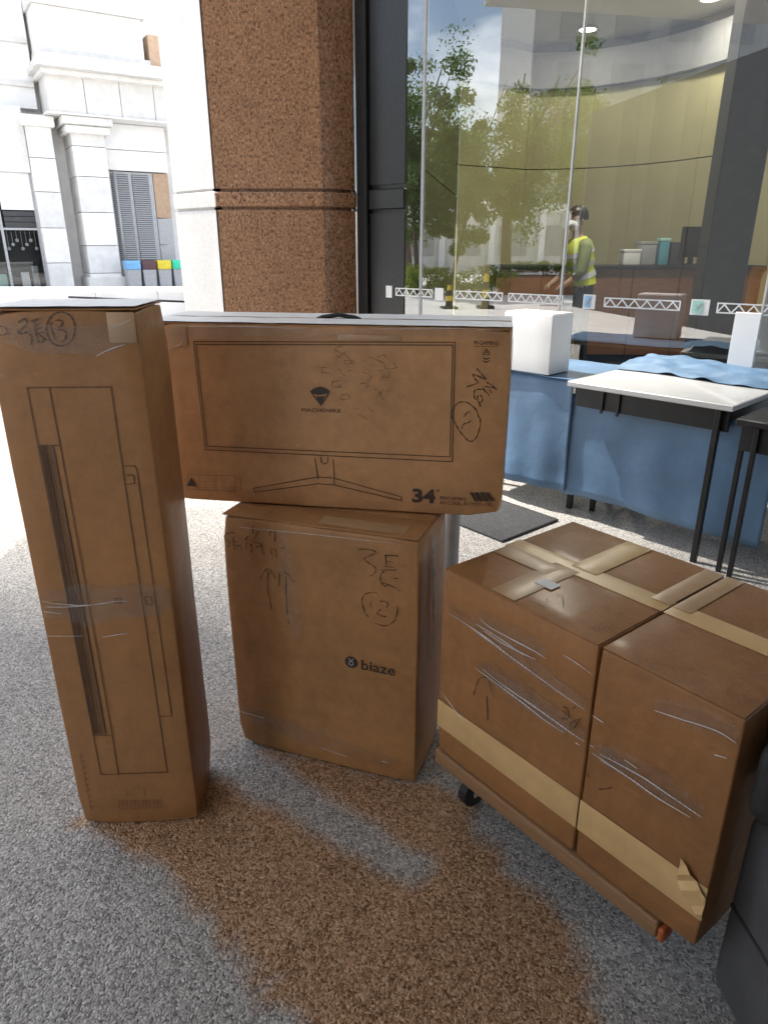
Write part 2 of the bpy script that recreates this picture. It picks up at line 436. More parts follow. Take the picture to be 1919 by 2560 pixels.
def strokes(name, lines, width, mat, parent, off=0.0027, top=None, curved=True, taper=True, x0=0.0, gap=0.02):
    """pen lines on a face; strokes that stand apart become objects of their own"""
    bb = [(min(p[0] for p in l), min(p[1] for p in l), max(p[0] for p in l), max(p[1] for p in l)) for l in lines]
    idx = list(range(len(lines)))
    for i in range(len(lines)):
        for j in range(i):
            A, B = bb[i], bb[j]
            if A[0] - gap < B[2] and B[0] - gap < A[2] and A[1] - gap < B[3] and B[1] - gap < A[3] and idx[i] != idx[j]:
                a_, b_ = idx[i], idx[j]; idx = [b_ if q == a_ else q for q in idx]
    o = None
    for c in sorted(set(idx)): o = stroke_mesh(name, [l for l, q in zip(lines, idx) if q == c], width, mat, parent, off, top, curved, taper, x0)
    return o

def stroke_mesh(name, lines, width, mat, parent, off=0.0027, top=None, curved=True, taper=True, x0=0.0):
    """flat pen or print lines on a face: (x, z) on the front face, or (x, y) on a top face at height 'top'"""
    verts = []; faces = []
    for si, ln in enumerate(lines):
        pts = smooth_poly(ln) if curved else [np.array(p, float) for p in ln]
        m = len(pts)
        if m < 2: continue
        o = off + 0.00004 * si; base = len(verts)
        closed = m > 3 and np.linalg.norm(pts[0] - pts[-1]) < 1e-4
        for i, p in enumerate(pts):
            if closed and i in (0, m - 1): a, b = pts[m - 2], pts[1]
            else: a, b = pts[max(i - 1, 0)], pts[min(i + 1, m - 1)]
            t1 = p - a; t2 = b - p
            n1 = np.linalg.norm(t1) or 1; n2 = np.linalg.norm(t2) or 1
            t = (t1 / n1 if np.linalg.norm(t1) > 0 else 0) + (t2 / n2 if np.linalg.norm(t2) > 0 else 0)
            if closed and i in (0, m - 1):
                t = (pts[0] - pts[m - 2]) / (np.linalg.norm(pts[0] - pts[m - 2]) or 1) + (pts[1] - pts[0]) / (np.linalg.norm(pts[1] - pts[0]) or 1)
            l = np.linalg.norm(t); t = t / l if l > 1e-6 else np.array([1.0, 0.0])
            nrm = np.array([-t[1], t[0]])
            s1 = t1 / n1 if np.linalg.norm(t1) > 0 else t
            cosm = max(0.45, abs(float(t @ s1)))
            w = width / 2 / cosm * (1 if not taper else 0.75 + 0.35 * math.sin(1.7 * i + si))
            for s in (-1, 1):
                q = p + nrm * w * s
                verts.append((q[0] + x0, -o, q[1]) if top is None else (q[0] + x0, q[1], top + o))
        for i in range(m - 1):
            k = base + 2 * i; faces.append((k, k + 2, k + 3, k + 1) if top is not None else (k, k + 2, k + 3, k + 1))
    return mobj(name, verts, faces, mat, parent)

def polys(name, plist, mat, parent, off=0.0029, x0=0.0):
    verts = []; faces = []
    for i, p in enumerate(plist):
        b = len(verts); verts += [(x + x0, -off - 0.00005 * i, z) for x, z in p]; faces.append(tuple(range(b, b + len(p))))
    return mobj(name, verts, faces, mat, parent)

def lettering(name, text, x, z, w, h, mat, parent, off=0.0029, bold=0.0, shear=0.0, slope=0.0, space=1.0):
    """flat lettering fitted into a w x h rectangle whose lower left corner is (x, z) on the front face"""
    cu = bpy.data.curves.new('tmp_text', 'FONT'); cu.body = text; cu.size = 1.0; cu.offset = bold; cu.shear = shear; cu.space_character = space
    cu.resolution_u = 3
    to = bpy.data.objects.new('tmp_text', cu); COL.objects.link(to)
    bpy.context.view_layer.update()
    dg = bpy.context.evaluated_depsgraph_get()
    me = bpy.data.meshes.new_from_object(to.evaluated_get(dg))
    bpy.data.objects.remove(to, do_unlink=True)
    co = np.array([v.co[:] for v in me.vertices])
    mn, mx = co.min(0), co.max(0)
    for v in me.vertices:
        u = (v.co.x - mn[0]) / (mx[0] - mn[0]); q = (v.co.y - mn[1]) / (mx[1] - mn[1])
        v.co = (x + u * w, -off, z + q * h + slope * u * w)
    me.materials.clear(); me.materials.append(mat); me.name = name
    o = bpy.data.objects.new(name, me); COL.objects.link(o); o.parent = parent
    return o

def film_shell(parent, size, at=(0, 0, 0), grow=0.0035, mat=None, seed=0, z_cut=None):
    s = [x + 2 * grow for x in size]
    return rbox('stretch_film', s, 0.009, mat or M['film'], parent, (at[0] - grow, at[1] - grow, at[2]), (14, 8, 14), 0.0012, seed + 20)

def ropes(name, lines, mat, parent, rad=0.0012, off=0.004, top=None):
    for i, ln in enumerate(lines):
        pts = smooth_poly(ln, 4); m = len(pts)
        P = [(p[0], -off, p[1]) if top is None else (p[0], p[1], top + off) for p in pts]
        rr = [rad * (0.25 + 0.75 * math.sin(math.pi * (k + 0.5) / m)) * (0.8 + 0.35 * math.sin(3.1 * k + i)) for k in range(m)]
        tube(name, P, rr, mat, parent, 5)

def film_band(parent, pts, width, seed, off=0.0034):
    """a stretched band of clear film lying on the front face along the line pts"""
    P = [np.array(p, float) for p in smooth_poly(pts, 6)]; V_ = []; F_ = []; nw = 5
    for i, p in enumerate(P):
        t = P[min(i + 1, len(P) - 1)] - P[max(i - 1, 0)]; t = t / np.linalg.norm(t); nn = np.array((-t[1], t[0]))
        w = width * (0.45 + 0.55 * math.sin(math.pi * (i + 1) / (len(P) + 1))) * (1 + 0.15 * math.sin(i * 1.3 + seed))
        for k in range(nw + 1):
            q = p + nn * w * (k / nw - 0.5); V_.append((q[0], -off - 0.0006 * math.sin(k * 2.4 + seed) - 0.0004 * noise.noise(Vector((q[0] * 40, q[1] * 40, seed))), q[1]))
    for i in range(len(P) - 1):
        for k in range(nw): a = i * (nw + 1) + k; F_.append((a, a + nw + 1, a + nw + 2, a + 1))
    return mobj('film_band', V_, F_, M['film_band'], parent, True)

def frame_of(bl, br):
    bl = Vector(bl); br = Vector(br); d = br - bl
    return bl, math.atan2(d.y, d.x), d.length

# ================================================================== THE SETTING
# ---- plaza ground: one sheet to the horizon, fine mesh near the cartons to carry the paving tint
gx = np.unique(np.concatenate([np.linspace(-300, -6, 10), np.linspace(-6, -1.4, 12), np.linspace(-1.4, 1.4, 141), np.linspace(1.4, 6, 10), np.linspace(6, 300, 10)]))
gy = np.unique(np.concatenate([np.linspace(-300, -4, 10), np.linspace(-4, 0.4, 10), np.linspace(0.4, 2.4, 101), np.linspace(2.4, 8, 14), np.linspace(8, 400, 12)]))
gv = [(x, y, 0.0) for y in gy for x in gx]; nx = len(gx)
gf = [(j * nx + i, j * nx + i + 1, (j + 1) * nx + i + 1, (j + 1) * nx + i) for j in range(len(gy) - 1) for i in range(nx - 1)]
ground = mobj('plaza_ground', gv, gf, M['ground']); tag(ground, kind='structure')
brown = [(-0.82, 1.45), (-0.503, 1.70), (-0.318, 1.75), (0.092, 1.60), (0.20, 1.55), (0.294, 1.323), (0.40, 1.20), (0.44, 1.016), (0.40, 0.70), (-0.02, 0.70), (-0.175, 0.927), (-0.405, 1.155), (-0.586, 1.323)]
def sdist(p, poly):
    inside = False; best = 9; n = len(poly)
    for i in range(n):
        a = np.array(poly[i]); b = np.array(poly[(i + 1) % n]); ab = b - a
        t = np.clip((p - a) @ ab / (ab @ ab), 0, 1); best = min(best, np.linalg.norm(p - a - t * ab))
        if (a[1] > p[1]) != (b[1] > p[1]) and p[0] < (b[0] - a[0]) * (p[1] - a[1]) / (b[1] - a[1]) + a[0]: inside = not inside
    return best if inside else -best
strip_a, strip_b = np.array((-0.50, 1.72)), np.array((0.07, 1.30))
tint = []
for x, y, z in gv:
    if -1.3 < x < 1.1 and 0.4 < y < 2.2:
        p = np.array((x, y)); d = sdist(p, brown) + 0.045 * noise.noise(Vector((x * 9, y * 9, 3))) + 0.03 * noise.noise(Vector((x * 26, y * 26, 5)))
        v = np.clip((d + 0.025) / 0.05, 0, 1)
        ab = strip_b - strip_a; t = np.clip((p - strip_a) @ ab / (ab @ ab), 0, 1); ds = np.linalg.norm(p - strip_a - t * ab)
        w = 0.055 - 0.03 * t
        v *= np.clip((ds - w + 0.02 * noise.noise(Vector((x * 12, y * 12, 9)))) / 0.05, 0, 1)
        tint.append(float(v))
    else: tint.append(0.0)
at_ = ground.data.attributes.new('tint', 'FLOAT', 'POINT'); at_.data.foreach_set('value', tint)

# sunlit plaza beyond the forecourt: paler sheet added to brighten its reflection
pv = mobj('sunlit_plaza_sheet', [(-70, -40, 0.004), (-4.35, -40, 0.004), (-4.35, 60, 0.004), (-70, 60, 0.004)], [(0, 1, 2, 3)], plain('sun_whitened_paving', (0.66, 0.645, 0.62), 0.7, var=0.1, scale=0.8, bump=0.1)); tag(pv, kind='structure')
# ---- the office building round the forecourt: canopy overhead (seen in the glass); unseen walls and panes added to shape the light
ob = empty('office_building', (0, 0, 0), 0, 'flat canopy of the office building mirrored in the upper glass, with added light-blocking walls and panes', 'building')
box('canopy', (-4.3, -6.0, 4.32), (9.0, 3.85, 4.75), M['soffit'], ob)
def shade_fade_mat():  # made-up pane, graded from opaque to clear to soften the canopy's shade
    t = NT('graded_shade_pane'); tc_ = t.new('TexCoord'); sp = t.new('SeparateXYZ'); t.l.new(tc_.outputs['Object'], sp.inputs[0])
    mr = t.new('MapRange'); mr.inputs['From Min'].default_value = 3.85; mr.inputs['From Max'].default_value = 5.5; t.l.new(sp.outputs['Y'], mr.inputs['Value'])
    t.set((0.6, 0.6, 0.6), 0.5); tr = t.new('BsdfTransparent'); mx = t.new('MixShader')
    t.l.new(mr.outputs['Result'], mx.inputs['Fac']); t.l.new(t.b.outputs['BSDF'], mx.inputs[1]); t.l.new(tr.outputs['BSDF'], mx.inputs[2]); t.l.new(mx.outputs['Shader'], t.out.inputs['Surface'])
    return t.m
M['shade_fade'] = shade_fade_mat()
for x0, x1 in ((-4.3, -3.0), (-2.99, -1.7), (-1.69, -0.4), (-0.39, 0.9)): mobj('shade_fade_pane', [(x0, 3.852, 4.5), (x1, 3.852, 4.5), (x1, 5.5, 4.5), (x0, 5.5, 4.5)], [(0, 1, 2, 3)], M['shade_fade'], ob)
for i in range(3): box('reflection_blocker', (-11.2 + i * 2.25, -1.4, 0.0), (-8.97 + i * 2.25, -1.1, 4.315), M['dark_grey'], ob)  # unseen wing added to keep bright plaza out of the right-hand reflections
for i in range(5): box('light_blocker', (-1.3 + i * 2.1, -2.0, 0.0), (0.78 + i * 2.1, -1.7, 4.315), M['dark_grey'], ob)  # unseen rear wall added to darken the fronts of the boxes
for i in range(3): box('canopy_column', (-3.9 + i * 6.0, -5.6, 0.0), (-3.3 + i * 6.0, -5.0, 4.315), M['granite'], ob)
# ---- brown granite column
GP0 = Vector((0.04, 5.98, 0)); GD = Vector((0.773, -0.634, 0)).normalized(); GN = Vector((-0.634, -0.773, 0)).normalized()
def on_glass(s, off=0.0): return GP0 + GD * s + GN * off
def off_poly(poly, d):
    c = Vector((sum(p[0] for p in poly) / len(poly), sum(p[1] for p in poly) / len(poly)))
    n = len(poly); res = []
    for i in range(n):
        a, b, e = Vector(poly[i - 1]), Vector(poly[i]), Vector(poly[(i + 1) % n])
        n1 = Vector(((b - a).y, -(b - a).x)).normalized(); n2 = Vector(((e - b).y, -(e - b).x)).normalized()
        if n1.dot(b - c) < 0: n1 = -n1
        if n2.dot(b - c) < 0: n2 = -n2
        m = (n1 + n2); m = m / max(0.3, m.length_squared) * 2
        res.append(tuple(b + m * d))
    return res
col_poly = [(-1.32, 6.0), (-0.483, 6.0), (-0.235, 6.205), (-0.235, 7.1), (-1.32, 7.1)]
gc = empty('granite_column', (0, 0, 0), 0, 'square brown speckled granite column with a moulded band, left of the glass', 'column')
prism('lower_shaft', col_poly, 0, 1.715, M['granite'], gc)
prism('band', off_poly(col_poly, 0.012), 1.74, 1.845, M['granite'], gc, 0.008)
prism('band_groove', off_poly(col_poly, -0.03), 1.70, 1.885, M['granite'], gc)
prism('upper_shaft', col_poly, 1.87, 5.5, M['granite'], gc)
prism('plinth', off_poly(col_poly, 0.03), 0.0, 0.16, M['granite'], gc)
# ---- its sunlit left face as a separate pier, sunlight put into the pale colour
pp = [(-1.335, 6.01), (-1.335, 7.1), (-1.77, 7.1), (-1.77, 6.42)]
pg = empty('sunlit_column_face', (0, 0, 0), 0, 'left side of the brown column built as a pier, sunlight put into its pale colour', 'pier')
prism('lower_shaft', pp, 0, 1.715, M['sunlit_granite'], pg)
prism('band_groove', off_poly(pp, -0.02), 1.70, 1.88, M['sunlit_granite'], pg)
prism('band', off_poly(pp, 0.006), 1.735, 1.85, M['sunlit_granite'], pg, 0.006)
prism('upper_shaft', pp, 1.87, 5.5, M['sunlit_granite'], pg)

# ---- black polished pilaster closing the glass wall towards the column
def glass_prism(name, s0, s1, d0, d1, z0, z1, mat, parent, bevel=0.0):
    a = on_glass(s0, d0); b = on_glass(s1, d0); c = on_glass(s1, d1); d = on_glass(s0, d1)
    return prism(name, [(p.x, p.y) for p in (a, b, c, d)], z0, z1, mat, parent, bevel)
bp = empty('black_pilaster', (0, 0, 0), 0, 'tall black polished stone pilaster between the brown column and the glass', 'pilaster')
glass_prism('frame_edge', -0.31, -0.205, 0.03, -0.25, 0, 5.5, M['black_metal'], bp)
glass_prism('lower_slab', -0.20, 0.155, 0.0, -0.25, 0, 1.69, M['dark_clad'], bp)
glass_prism('groove', -0.20, 0.155, -0.02, -0.25, 1.69, 1.90, M['dark_clad'], bp)
glass_prism('band', -0.20, 0.16, 0.015, -0.02, 1.72, 1.865, M['dark_clad'], bp, 0.006)
glass_prism('upper_slab', -0.20, 0.155, 0.0, -0.25, 1.90, 5.5, M['dark_clad'], bp)

# ---- glass wall with its stickers
gw = empty('glass_wall', tuple(on_glass(0)), math.atan2(GD.y, GD.x), 'tall clear shopfront glass wall with white truss stickers and mirrored trees', 'glass wall')
joints = [0.165, 0.325, 1.525, 2.80, 4.1, 5.4, 6.7]
for s0, s1 in zip(joints, joints[1:]):
    mobj('pane', [(s0 + 0.004, 0, 0.06), (s1 - 0.004, 0, 0.06), (s1 - 0.004, 0, 4.17), (s0 + 0.004, 0, 4.17)], [(0, 1, 2, 3)], M['glass'], gw)
M['joint'] = plain('pale_silicone_joint', (0.62, 0.61, 0.58), 0.5)
for s in joints[1:]:
    r = 0.012 if s < 0.5 else 0.006
    box('mullion' if s < 0.5 else 'silicone_joint', (s - r, -0.006, 0.06), (s + r, 0.02, 4.17), M['grey_metal'] if s < 0.5 else M['joint'], gw)
box('sill', (0.165, -0.04, 0.0), (6.7, 0.06, 0.06), M['black_metal'], gw)
box('head_rail', (0.165, -0.04, 4.17), (6.7, 0.06, 4.30), M['black_metal'], gw)
def truss(x0, x1, z0=1.072, z1=1.126):
    y = -0.004; w = 0.0042; V_ = []; F_ = []
    def seg(a, b, k):
        a = np.array(a); b = np.array(b); t = (b - a) / np.linalg.norm(b - a); nn = np.array((-t[1], t[0])) * w
        base = len(V_)
        for p in (a - nn, b - nn, b + nn, a + nn): V_.append((p[0], y - 0.0004 * k, p[1]))
        F_.append((base, base + 1, base + 2, base + 3))
    seg((x0, z0), (x1, z0), 0); seg((x0, z1), (x1, z1), 0); seg((x0, z0 - w), (x0, z1 + w), 1); seg((x1, z0 - w), (x1, z1 + w), 1)
    n = max(3, round((x1 - x0) / 0.075)); st = (x1 - x0) / n
    for i in range(n):
        a = x0 + i * st
        seg((a, z0), (a + st * 0.52, z1), 2 + i % 2); seg((a + st * 0.40, z1), (a + st, z0), 4 + i % 2)
    return mobj('truss_sticker', V_, F_, M['white_vinyl'], gw)
for x0, x1 in ((0.077, 0.439), (0.662, 1.068), (1.121, 1.543), (1.845, 2.332), (2.554, 3.04), (3.3, 3.79)): truss(x0, x1)
def square_sticker(s, w, core):
    q = mobj('square_sticker', [(s - w, -0.004, 1.05), (s + w, -0.004, 1.05), (s + w, -0.004, 1.143), (s - w, -0.004, 1.143)], [(0, 1, 2, 3)], M['white_vinyl'], gw)
    if core:
        mobj('sticker_print', [(s - w * .8, -0.006, 1.06), (s + w * .35, -0.006, 1.06), (s + w * .35, -0.006, 1.135), (s - w * .8, -0.006, 1.135)], [(0, 1, 2, 3)], core, q)
        strokes('sticker_mark', [[(s - w * .45, 1.075), (s + w * .1, 1.12)], [(s - w * .2, 1.073), (s + w * .3, 1.122)], [(s - w * .4, 1.11), (s - w * .1, 1.09), (s + w * .55, 1.125)]], 0.005, M['grey_metal'], q, 0.008)
for s, w, c in ((0.004, 0.032, None), (0.506, 0.04, None), (1.737, 0.043, M['blue_vinyl']), (2.452, 0.055, M['mint_vinyl']), (3.17, 0.055, M['mint_vinyl'])): square_sticker(s, w, c)

# ---- the lobby behind the glass
g0 = on_glass(0.16, -0.26); g1 = on_glass(6.7, -0.02)
lob = [(-0.22, 6.5), (g0.x, g0.y), (g1.x, g1.y), (9.5, 3.0), (9.5, 14.5), (-0.22, 14.5)]
fl = mobj('lobby_floor', [(x, y, 0.006) for x, y in lob], [tuple(range(6))], plain('lobby_floor_stone', (0.07, 0.066, 0.06), 0.25, var=0.12, scale=3)); tag(fl, kind='structure')
cl = prism('lobby_ceiling', lob, 4.30, 5.45, M['soffit']); tag(cl, kind='structure')
dw = empty('dark_partition', (0, 0, 0), 0, 'dark stone partition inside the lobby beside the black pilaster', 'wall')
for k, (a, b) in enumerate((((0.18, 6.45), (0.62, 8.9)), ((0.62, 8.92), (1.12, 11.7)))):
    for z0, z1 in ((0.01, 2.15), (2.165, 4.29)):
        d = (Vector(b) - Vector(a)).normalized(); n_ = Vector((-d.y, d.x)) * 0.15
        prism('stone_panel', [a, b, tuple(Vector(b) + n_), tuple(Vector(a) + n_)], z0, z1, M['dark_clad'], dw)
# curved tan wall of panels
curve = [(1.14, 11.70), (2.27, 12.40)]
for k in range(9):
    t = k / 8.0
    curve.append((2.30 + 3.0 * math.sin(t * 1.5) * 0.78 + 0.05, 12.40 - 3.3 * (1 - math.cos(t * 1.45))))
curve += [(5.2, 7.6), (5.6, 6.0)]
M['fascia'] = plain('grey_fascia_paint', (0.23, 0.227, 0.223), 0.8, var=0.05)
tw = empty('tan_lobby_wall', (0, 0, 0), 0, 'curved tan panelled wall at the back of the lobby', 'wall')
def wall_run(name, poly, z0, z1, th, mat, parent, gap=0.0):
    for a, b in zip(poly, poly[1:]):
        a_ = Vector(a); b_ = Vector(b); d = (b_ - a_).normalized(); n_ = Vector((-d.y, d.x))
        if n_.dot(Vector((2.0, 8.0)) - a_) > 0: n_ = -n_
        a2 = a_ + d * gap; b2 = b_ - d * gap
        prism(name, [tuple(a2), tuple(b2), tuple(b2 + n_ * th), tuple(a2 + n_ * th)], z0, z1, mat, parent)
wall_run('panel', [curve[0], curve[1]], 0.01, 2.585, 0.1, M['tan'], tw, 0.004)
wall_run('panel', [curve[0], curve[1]], 2.60, 3.69, 0.1, M['tan'], tw, 0.004)
pc = curve[1:]
for chunk in (pc[0:3], pc[2:5], pc[4:7], pc[6:9], pc[8:12]):
    for z0, z1 in ((0.01, 2.585), (2.60, 3.69)):
        # each panel is one bent sheet
        V_ = []; F_ = []
        m = len(chunk)
        for (x, y) in chunk:
            nrm = (Vector((2.0, 8.0)) - Vector((x, y))).normalized() * 0.08
            V_ += [(x, y, z0), (x, y, z1), (x - nrm.x, y - nrm.y, z1), (x - nrm.x, y - nrm.y, z0)]
        for i in range(m - 1):
            for k in range(4): F_.append((4 * i + k, 4 * i + (k + 1) % 4, 4 * i + 4 + (k + 1) % 4, 4 * i + 4 + k))
        F_ += [(0, 3, 2, 1), (4 * m - 4, 4 * m - 3, 4 * m - 2, 4 * m - 1)]
        mobj('panel', V_, F_, M['tan'], tw)
wall_run('fascia', [tuple(Vector(p) + (Vector((2.0, 8.0)) - Vector(p)).normalized() * 0.12) for p in curve], 3.70, 4.17, 0.3, M['fascia'], tw)
wall_run('shadow_gap', [tuple(Vector(p) + (Vector((2.0, 8.0)) - Vector(p)).normalized() * 0.02) for p in curve], 4.17, 4.298, 0.2, M['dark_grey'], tw)
wall_run('backing', [tuple(Vector(p) - (Vector((2.0, 8.0)) - Vector(p)).normalized() * 0.14) for p in curve], 0.01, 4.298, 0.1, M['dark_grey'], tw)
dk = empty('dark_lobby_pillar', (2.68, 6.15, 0), R(-12), 'dark square pillar inside the lobby behind the right end of the glass', 'pillar')
box('shaft', (0, 0, 0.08), (0.33, 0.4, 4.295), M['dark_grey'], dk, 0.01); box('base', (-0.02, -0.02, 0.007), (0.35, 0.42, 0.08), M['black_metal'], dk)
# reception desk
ds = empty('reception_desk', (1.42, 9.35, 0.006), R(-2), 'long reddish wood reception desk with a dark counter top inside the lobby', 'desk')
for i in range(6): box('front_panel', (0.005 + i * 0.58, 0, 0.1), (0.575 + i * 0.58, 0.05, 1.17), M['wood'], ds, 0.004)
box('plinth', (0.03, 0.04, 0), (3.45, 0.1, 0.1), M['black_metal'], ds)
box('end_panel', (0.0, 0.052, 0.0), (0.05, 0.7, 1.17), M['wood'], ds); box('end_panel', (3.43, 0.052, 0.0), (3.48, 0.7, 1.17), M['wood'], ds)
box('counter_top', (-0.04, -0.06, 1.17), (3.52, 0.42, 1.215), M['black_metal'], ds, 0.006)
box('work_top', (0.055, 0.052, 0.74), (3.42, 0.75, 0.78), M['dark_grey'], ds)
def desk_thing(name, x, w, h, d, mat, label, cat, y=0.05, lid=None):
    e = empty(name, (1.42 + x * 1.1, 9.35 - x * 0.0385 + y, 1.222), R(-2), label, cat)
    rbox('body', (w, d, h), 0.008, mat, e, n=(2, 2, 2))
    if lid: rbox('lid', (w + 0.012, d + 0.012, 0.035), 0.006, lid, e, (-0.006, -0.006, h + 0.001), n=(2, 2, 2))
    return e
desk_thing('carton', 1.46, 0.21, 0.15, 0.2, M['white'], 'small white box at the left end of the things on the desk', 'box', lid=M['white'])
desk_thing('file_box', 1.66, 0.20, 0.24, 0.24, M['grey_metal'], 'grey file box on the desk between the white box and the blue container', 'box', 0.1, lid=M['grey_metal'])
desk_thing('container', 1.86, 0.12, 0.28, 0.14, cloth_mat('teal_plastic', (0.10, 0.33, 0.40), 0.35), 'teal and blue plastic container standing on the reception desk', 'container', 0.06, lid=M['mint_vinyl'])
desk_thing('file_box', 2.0, 0.19, 0.27, 0.24, M['dark_grey'], 'dark grey box on the desk right of the teal container', 'box', 0.1)
mo = empty('computer_monitor', (3.92, 9.37, 1.222), R(14), 'black computer monitor on the reception desk left of the dark pillar', 'monitor')
rbox('screen', (0.40, 0.04, 0.36), 0.01, M['black_metal'], mo, (-0.2, 0, 0.09), n=(2, 2, 2)); box('neck', (-0.03, 0.042, 0.015), (0.03, 0.075, 0.3), M['black_metal'], mo); rbox('foot', (0.22, 0.16, 0.014), 0.005, M['black_metal'], mo, (-0.11, -0.02, 0), n=(2, 2, 2))
bn = empty('roll_up_banner', (3.16, 6.02, 0.006), R(-8), 'white roll up banner standing right of the dark lobby pillar', 'banner')
box('sheet', (0, 0, 0.08), (0.55, 0.004, 2.05), M['white'], bn); box('foot', (0, -0.09, 0), (0.55, 0.09, 0.07), M['grey_metal'], bn, 0.01); tube('pole', [(0.28, 0.02, 0.07), (0.28, 0.02, 2.06)], 0.01, M['grey_metal'], bn); box('top_rail', (0, -0.008, 2.05), (0.55, 0.012, 2.08), M['grey_metal'], bn)
# recessed downlight of the lobby, and three more added to brighten the room
M['lamp'] = emit('downlight_glow', (1.0, 0.93, 0.78), 9.0)
for i, (x, y) in enumerate(((2.85, 11.5), (2.1, 7.7), (4.0, 10.2), (3.5, 7.6))):
    e = empty('ceiling_downlight', (x, y, 4.29), 0, ['lit round downlight above the curved tan wall', 'added round downlight brightening the person', 'added round downlight behind the reception desk', 'added round downlight nearest the dark pillar'][i], 'downlight', 'lobby downlights')
    bm = bmesh.new(); add_lathe(bm, [(0.15, 0.0), (0.15, -0.015), (0.115, -0.02), (0.11, -0.006)], 24); bmesh.ops.recalc_face_normals(bm, faces=bm.faces); bobj('trim_ring', bm, M['white'], e)
    bm = bmesh.new(); add_lathe(bm, [(0.108, -0.007), (0.108, -0.011)], 24); bmesh.ops.recalc_face_normals(bm, faces=bm.faces); bobj('lens', bm, M['lamp'], e)
    ld = bpy.data.lights.new('downlight_lamp', 'AREA'); ld.shape = 'DISK'; ld.size = 0.2; ld.energy = LOBBY_W * (0.25, 2.4, 0.8, 0.7)[i]; ld.color = (1.0, 0.94, 0.80)
    lo = bpy.data.objects.new('downlight_lamp', ld); COL.objects.link(lo); lo.parent = e; lo.location = (0, 0, -0.03)

# ---- building across the plaza
BX = Vector((0.8412, 0.5407, 0)); BP0 = Vector((-11.3, 24.76, 0))
sb = empty('stone_building', tuple(BP0), math.atan2(BX.y, BX.x), 'bright pale stone building with heavy lintels and piers across the plaza', 'building')
def blocks(name, x0, x1, y0, y1, zs, mats, gap=0.02):
    for i, (z0, z1) in enumerate(zip(zs, zs[1:])): box(name, (x0, y0, z0 + gap / 2), (x1, y1, z1 - gap / 2), mats[i % len(mats)], sb)
box('back_wall', (-7.0, 1.3, 0.0), (12, 1.6, 10.5), M['stone'], sb)
blocks('stone_block', 1.32, 2.36, -0.05, 1.28, [0.0, 0.55, 1.45, 2.5, 3.6, 4.5, 5.33], [M['stone'], M['stone_b']])
blocks('stone_block', 0.02, 0.78, 0.15, 1.28, [0.0, 0.9, 2.0, 3.1, 4.1, 5.33], [M['stone_b'], M['stone']])
for x0, x1 in ((0.75, 1.85), (1.87, 2.95), (2.97, 4.05), (4.07, 5.2), (5.22, 6.6)): box('lintel_stone', (x0, -0.35, 5.39), (x1, 1.28, 6.52), M['stone_b'], sb)
box('ledge', (0.62, -0.45, 5.335), (6.6, 1.29, 5.385), M['stone'], sb)
box('cornice', (0.45, -1.0, 6.53), (6.6, 1.29, 6.68), M['stone_b'], sb); box('cornice_cap', (0.58, -0.82, 6.685), (6.6, 1.29, 6.9), M['stone'], sb)
box('parapet', (0.70, -0.30, 6.905), (3.9, 1.29, 8.25), M['stone'], sb); box('parapet_cap', (0.62, -0.4, 8.26), (4.0, 1.29, 8.5), M['stone_b'], sb)
box('parapet_block', (4.1, -0.2, 6.905), (4.75, 1.29, 7.9), plain('tan_render', (0.52, 0.36, 0.24), 0.8), sb)
box('upper_wall', (-7.0, 0.9, 5.6), (0.6, 1.295, 10.4), M['whitewash'], sb)
for z in (6.2, 7.4, 8.9): box('string_course', (-7.0, 0.78, z), (0.58, 0.895, z + 0.12), M['stone_b'], sb)
blocks('panel', 2.40, 4.55, 0.5, 1.28, [3.88, 4.53, 5.33], [M['stone'], M['whitewash']])
box('capital', (1.16, -0.28, 4.86), (2.52, 1.27, 5.08), M['stone'], sb, 0.03); box('capital', (1.06, -0.40, 5.09), (2.62, 1.275, 5.33), M['stone_b'], sb, 0.03)
box('capital', (-0.1, 0.02, 5.0), (0.9, 1.27, 5.325), M['stone'], sb, 0.03)
box('pier_base', (1.22, -0.16, 0.0), (2.46, 1.275, 0.42), M['stone_b'], sb, 0.02)
box('cornice_step', (0.60, -0.66, 6.40), (6.6, 1.28, 6.525), M['stone'], sb); box('parapet_step', (0.66, -0.42, 6.905), (4.05, 1.285, 7.12), M['stone_b'], sb)
tube('downpipe', [(2.66, 0.44, 0.1), (2.66, 0.44, 3.86)], 0.05, M['grey_metal'], sb, 8)
# shutters
lv = box('shutter_frame', (2.46, 0.62, 0.2), (4.0, 1.0, 3.86), M['grey_metal'], sb)
for x0, x1 in ((2.56, 3.14), (3.26, 3.84)):
    lf = box('shutter_leaf', (x0, 0.60, 0.95), (x1, 0.615, 3.78), M['dark_grey'], sb)
    bm = bmesh.new()
    for k in range(40):
        z = 0.98 + k * 0.07
        v = [bm.verts.new(p) for p in ((x0 + .01, 0.598, z + 0.05), (x1 - .01, 0.598, z + 0.05), (x1 - .01, 0.565, z), (x0 + .01, 0.565, z))]; bm.faces.new(v)
    tag(bobj('louvres', bm, M['grey_metal'], lf), kind='stuff')
box('side_panel', (4.02, 0.6, 2.4), (4.55, 1.0, 3.86), plain('tan_door', (0.40, 0.27, 0.17), 0.6), sb)
box('side_panel', (4.02, 0.6, 1.5), (4.55, 1.0, 2.36), M['grey_metal'], sb); box('side_panel', (4.02, 0.6, 0.2), (4.55, 1.0, 1.46), M['grey_metal'], sb)
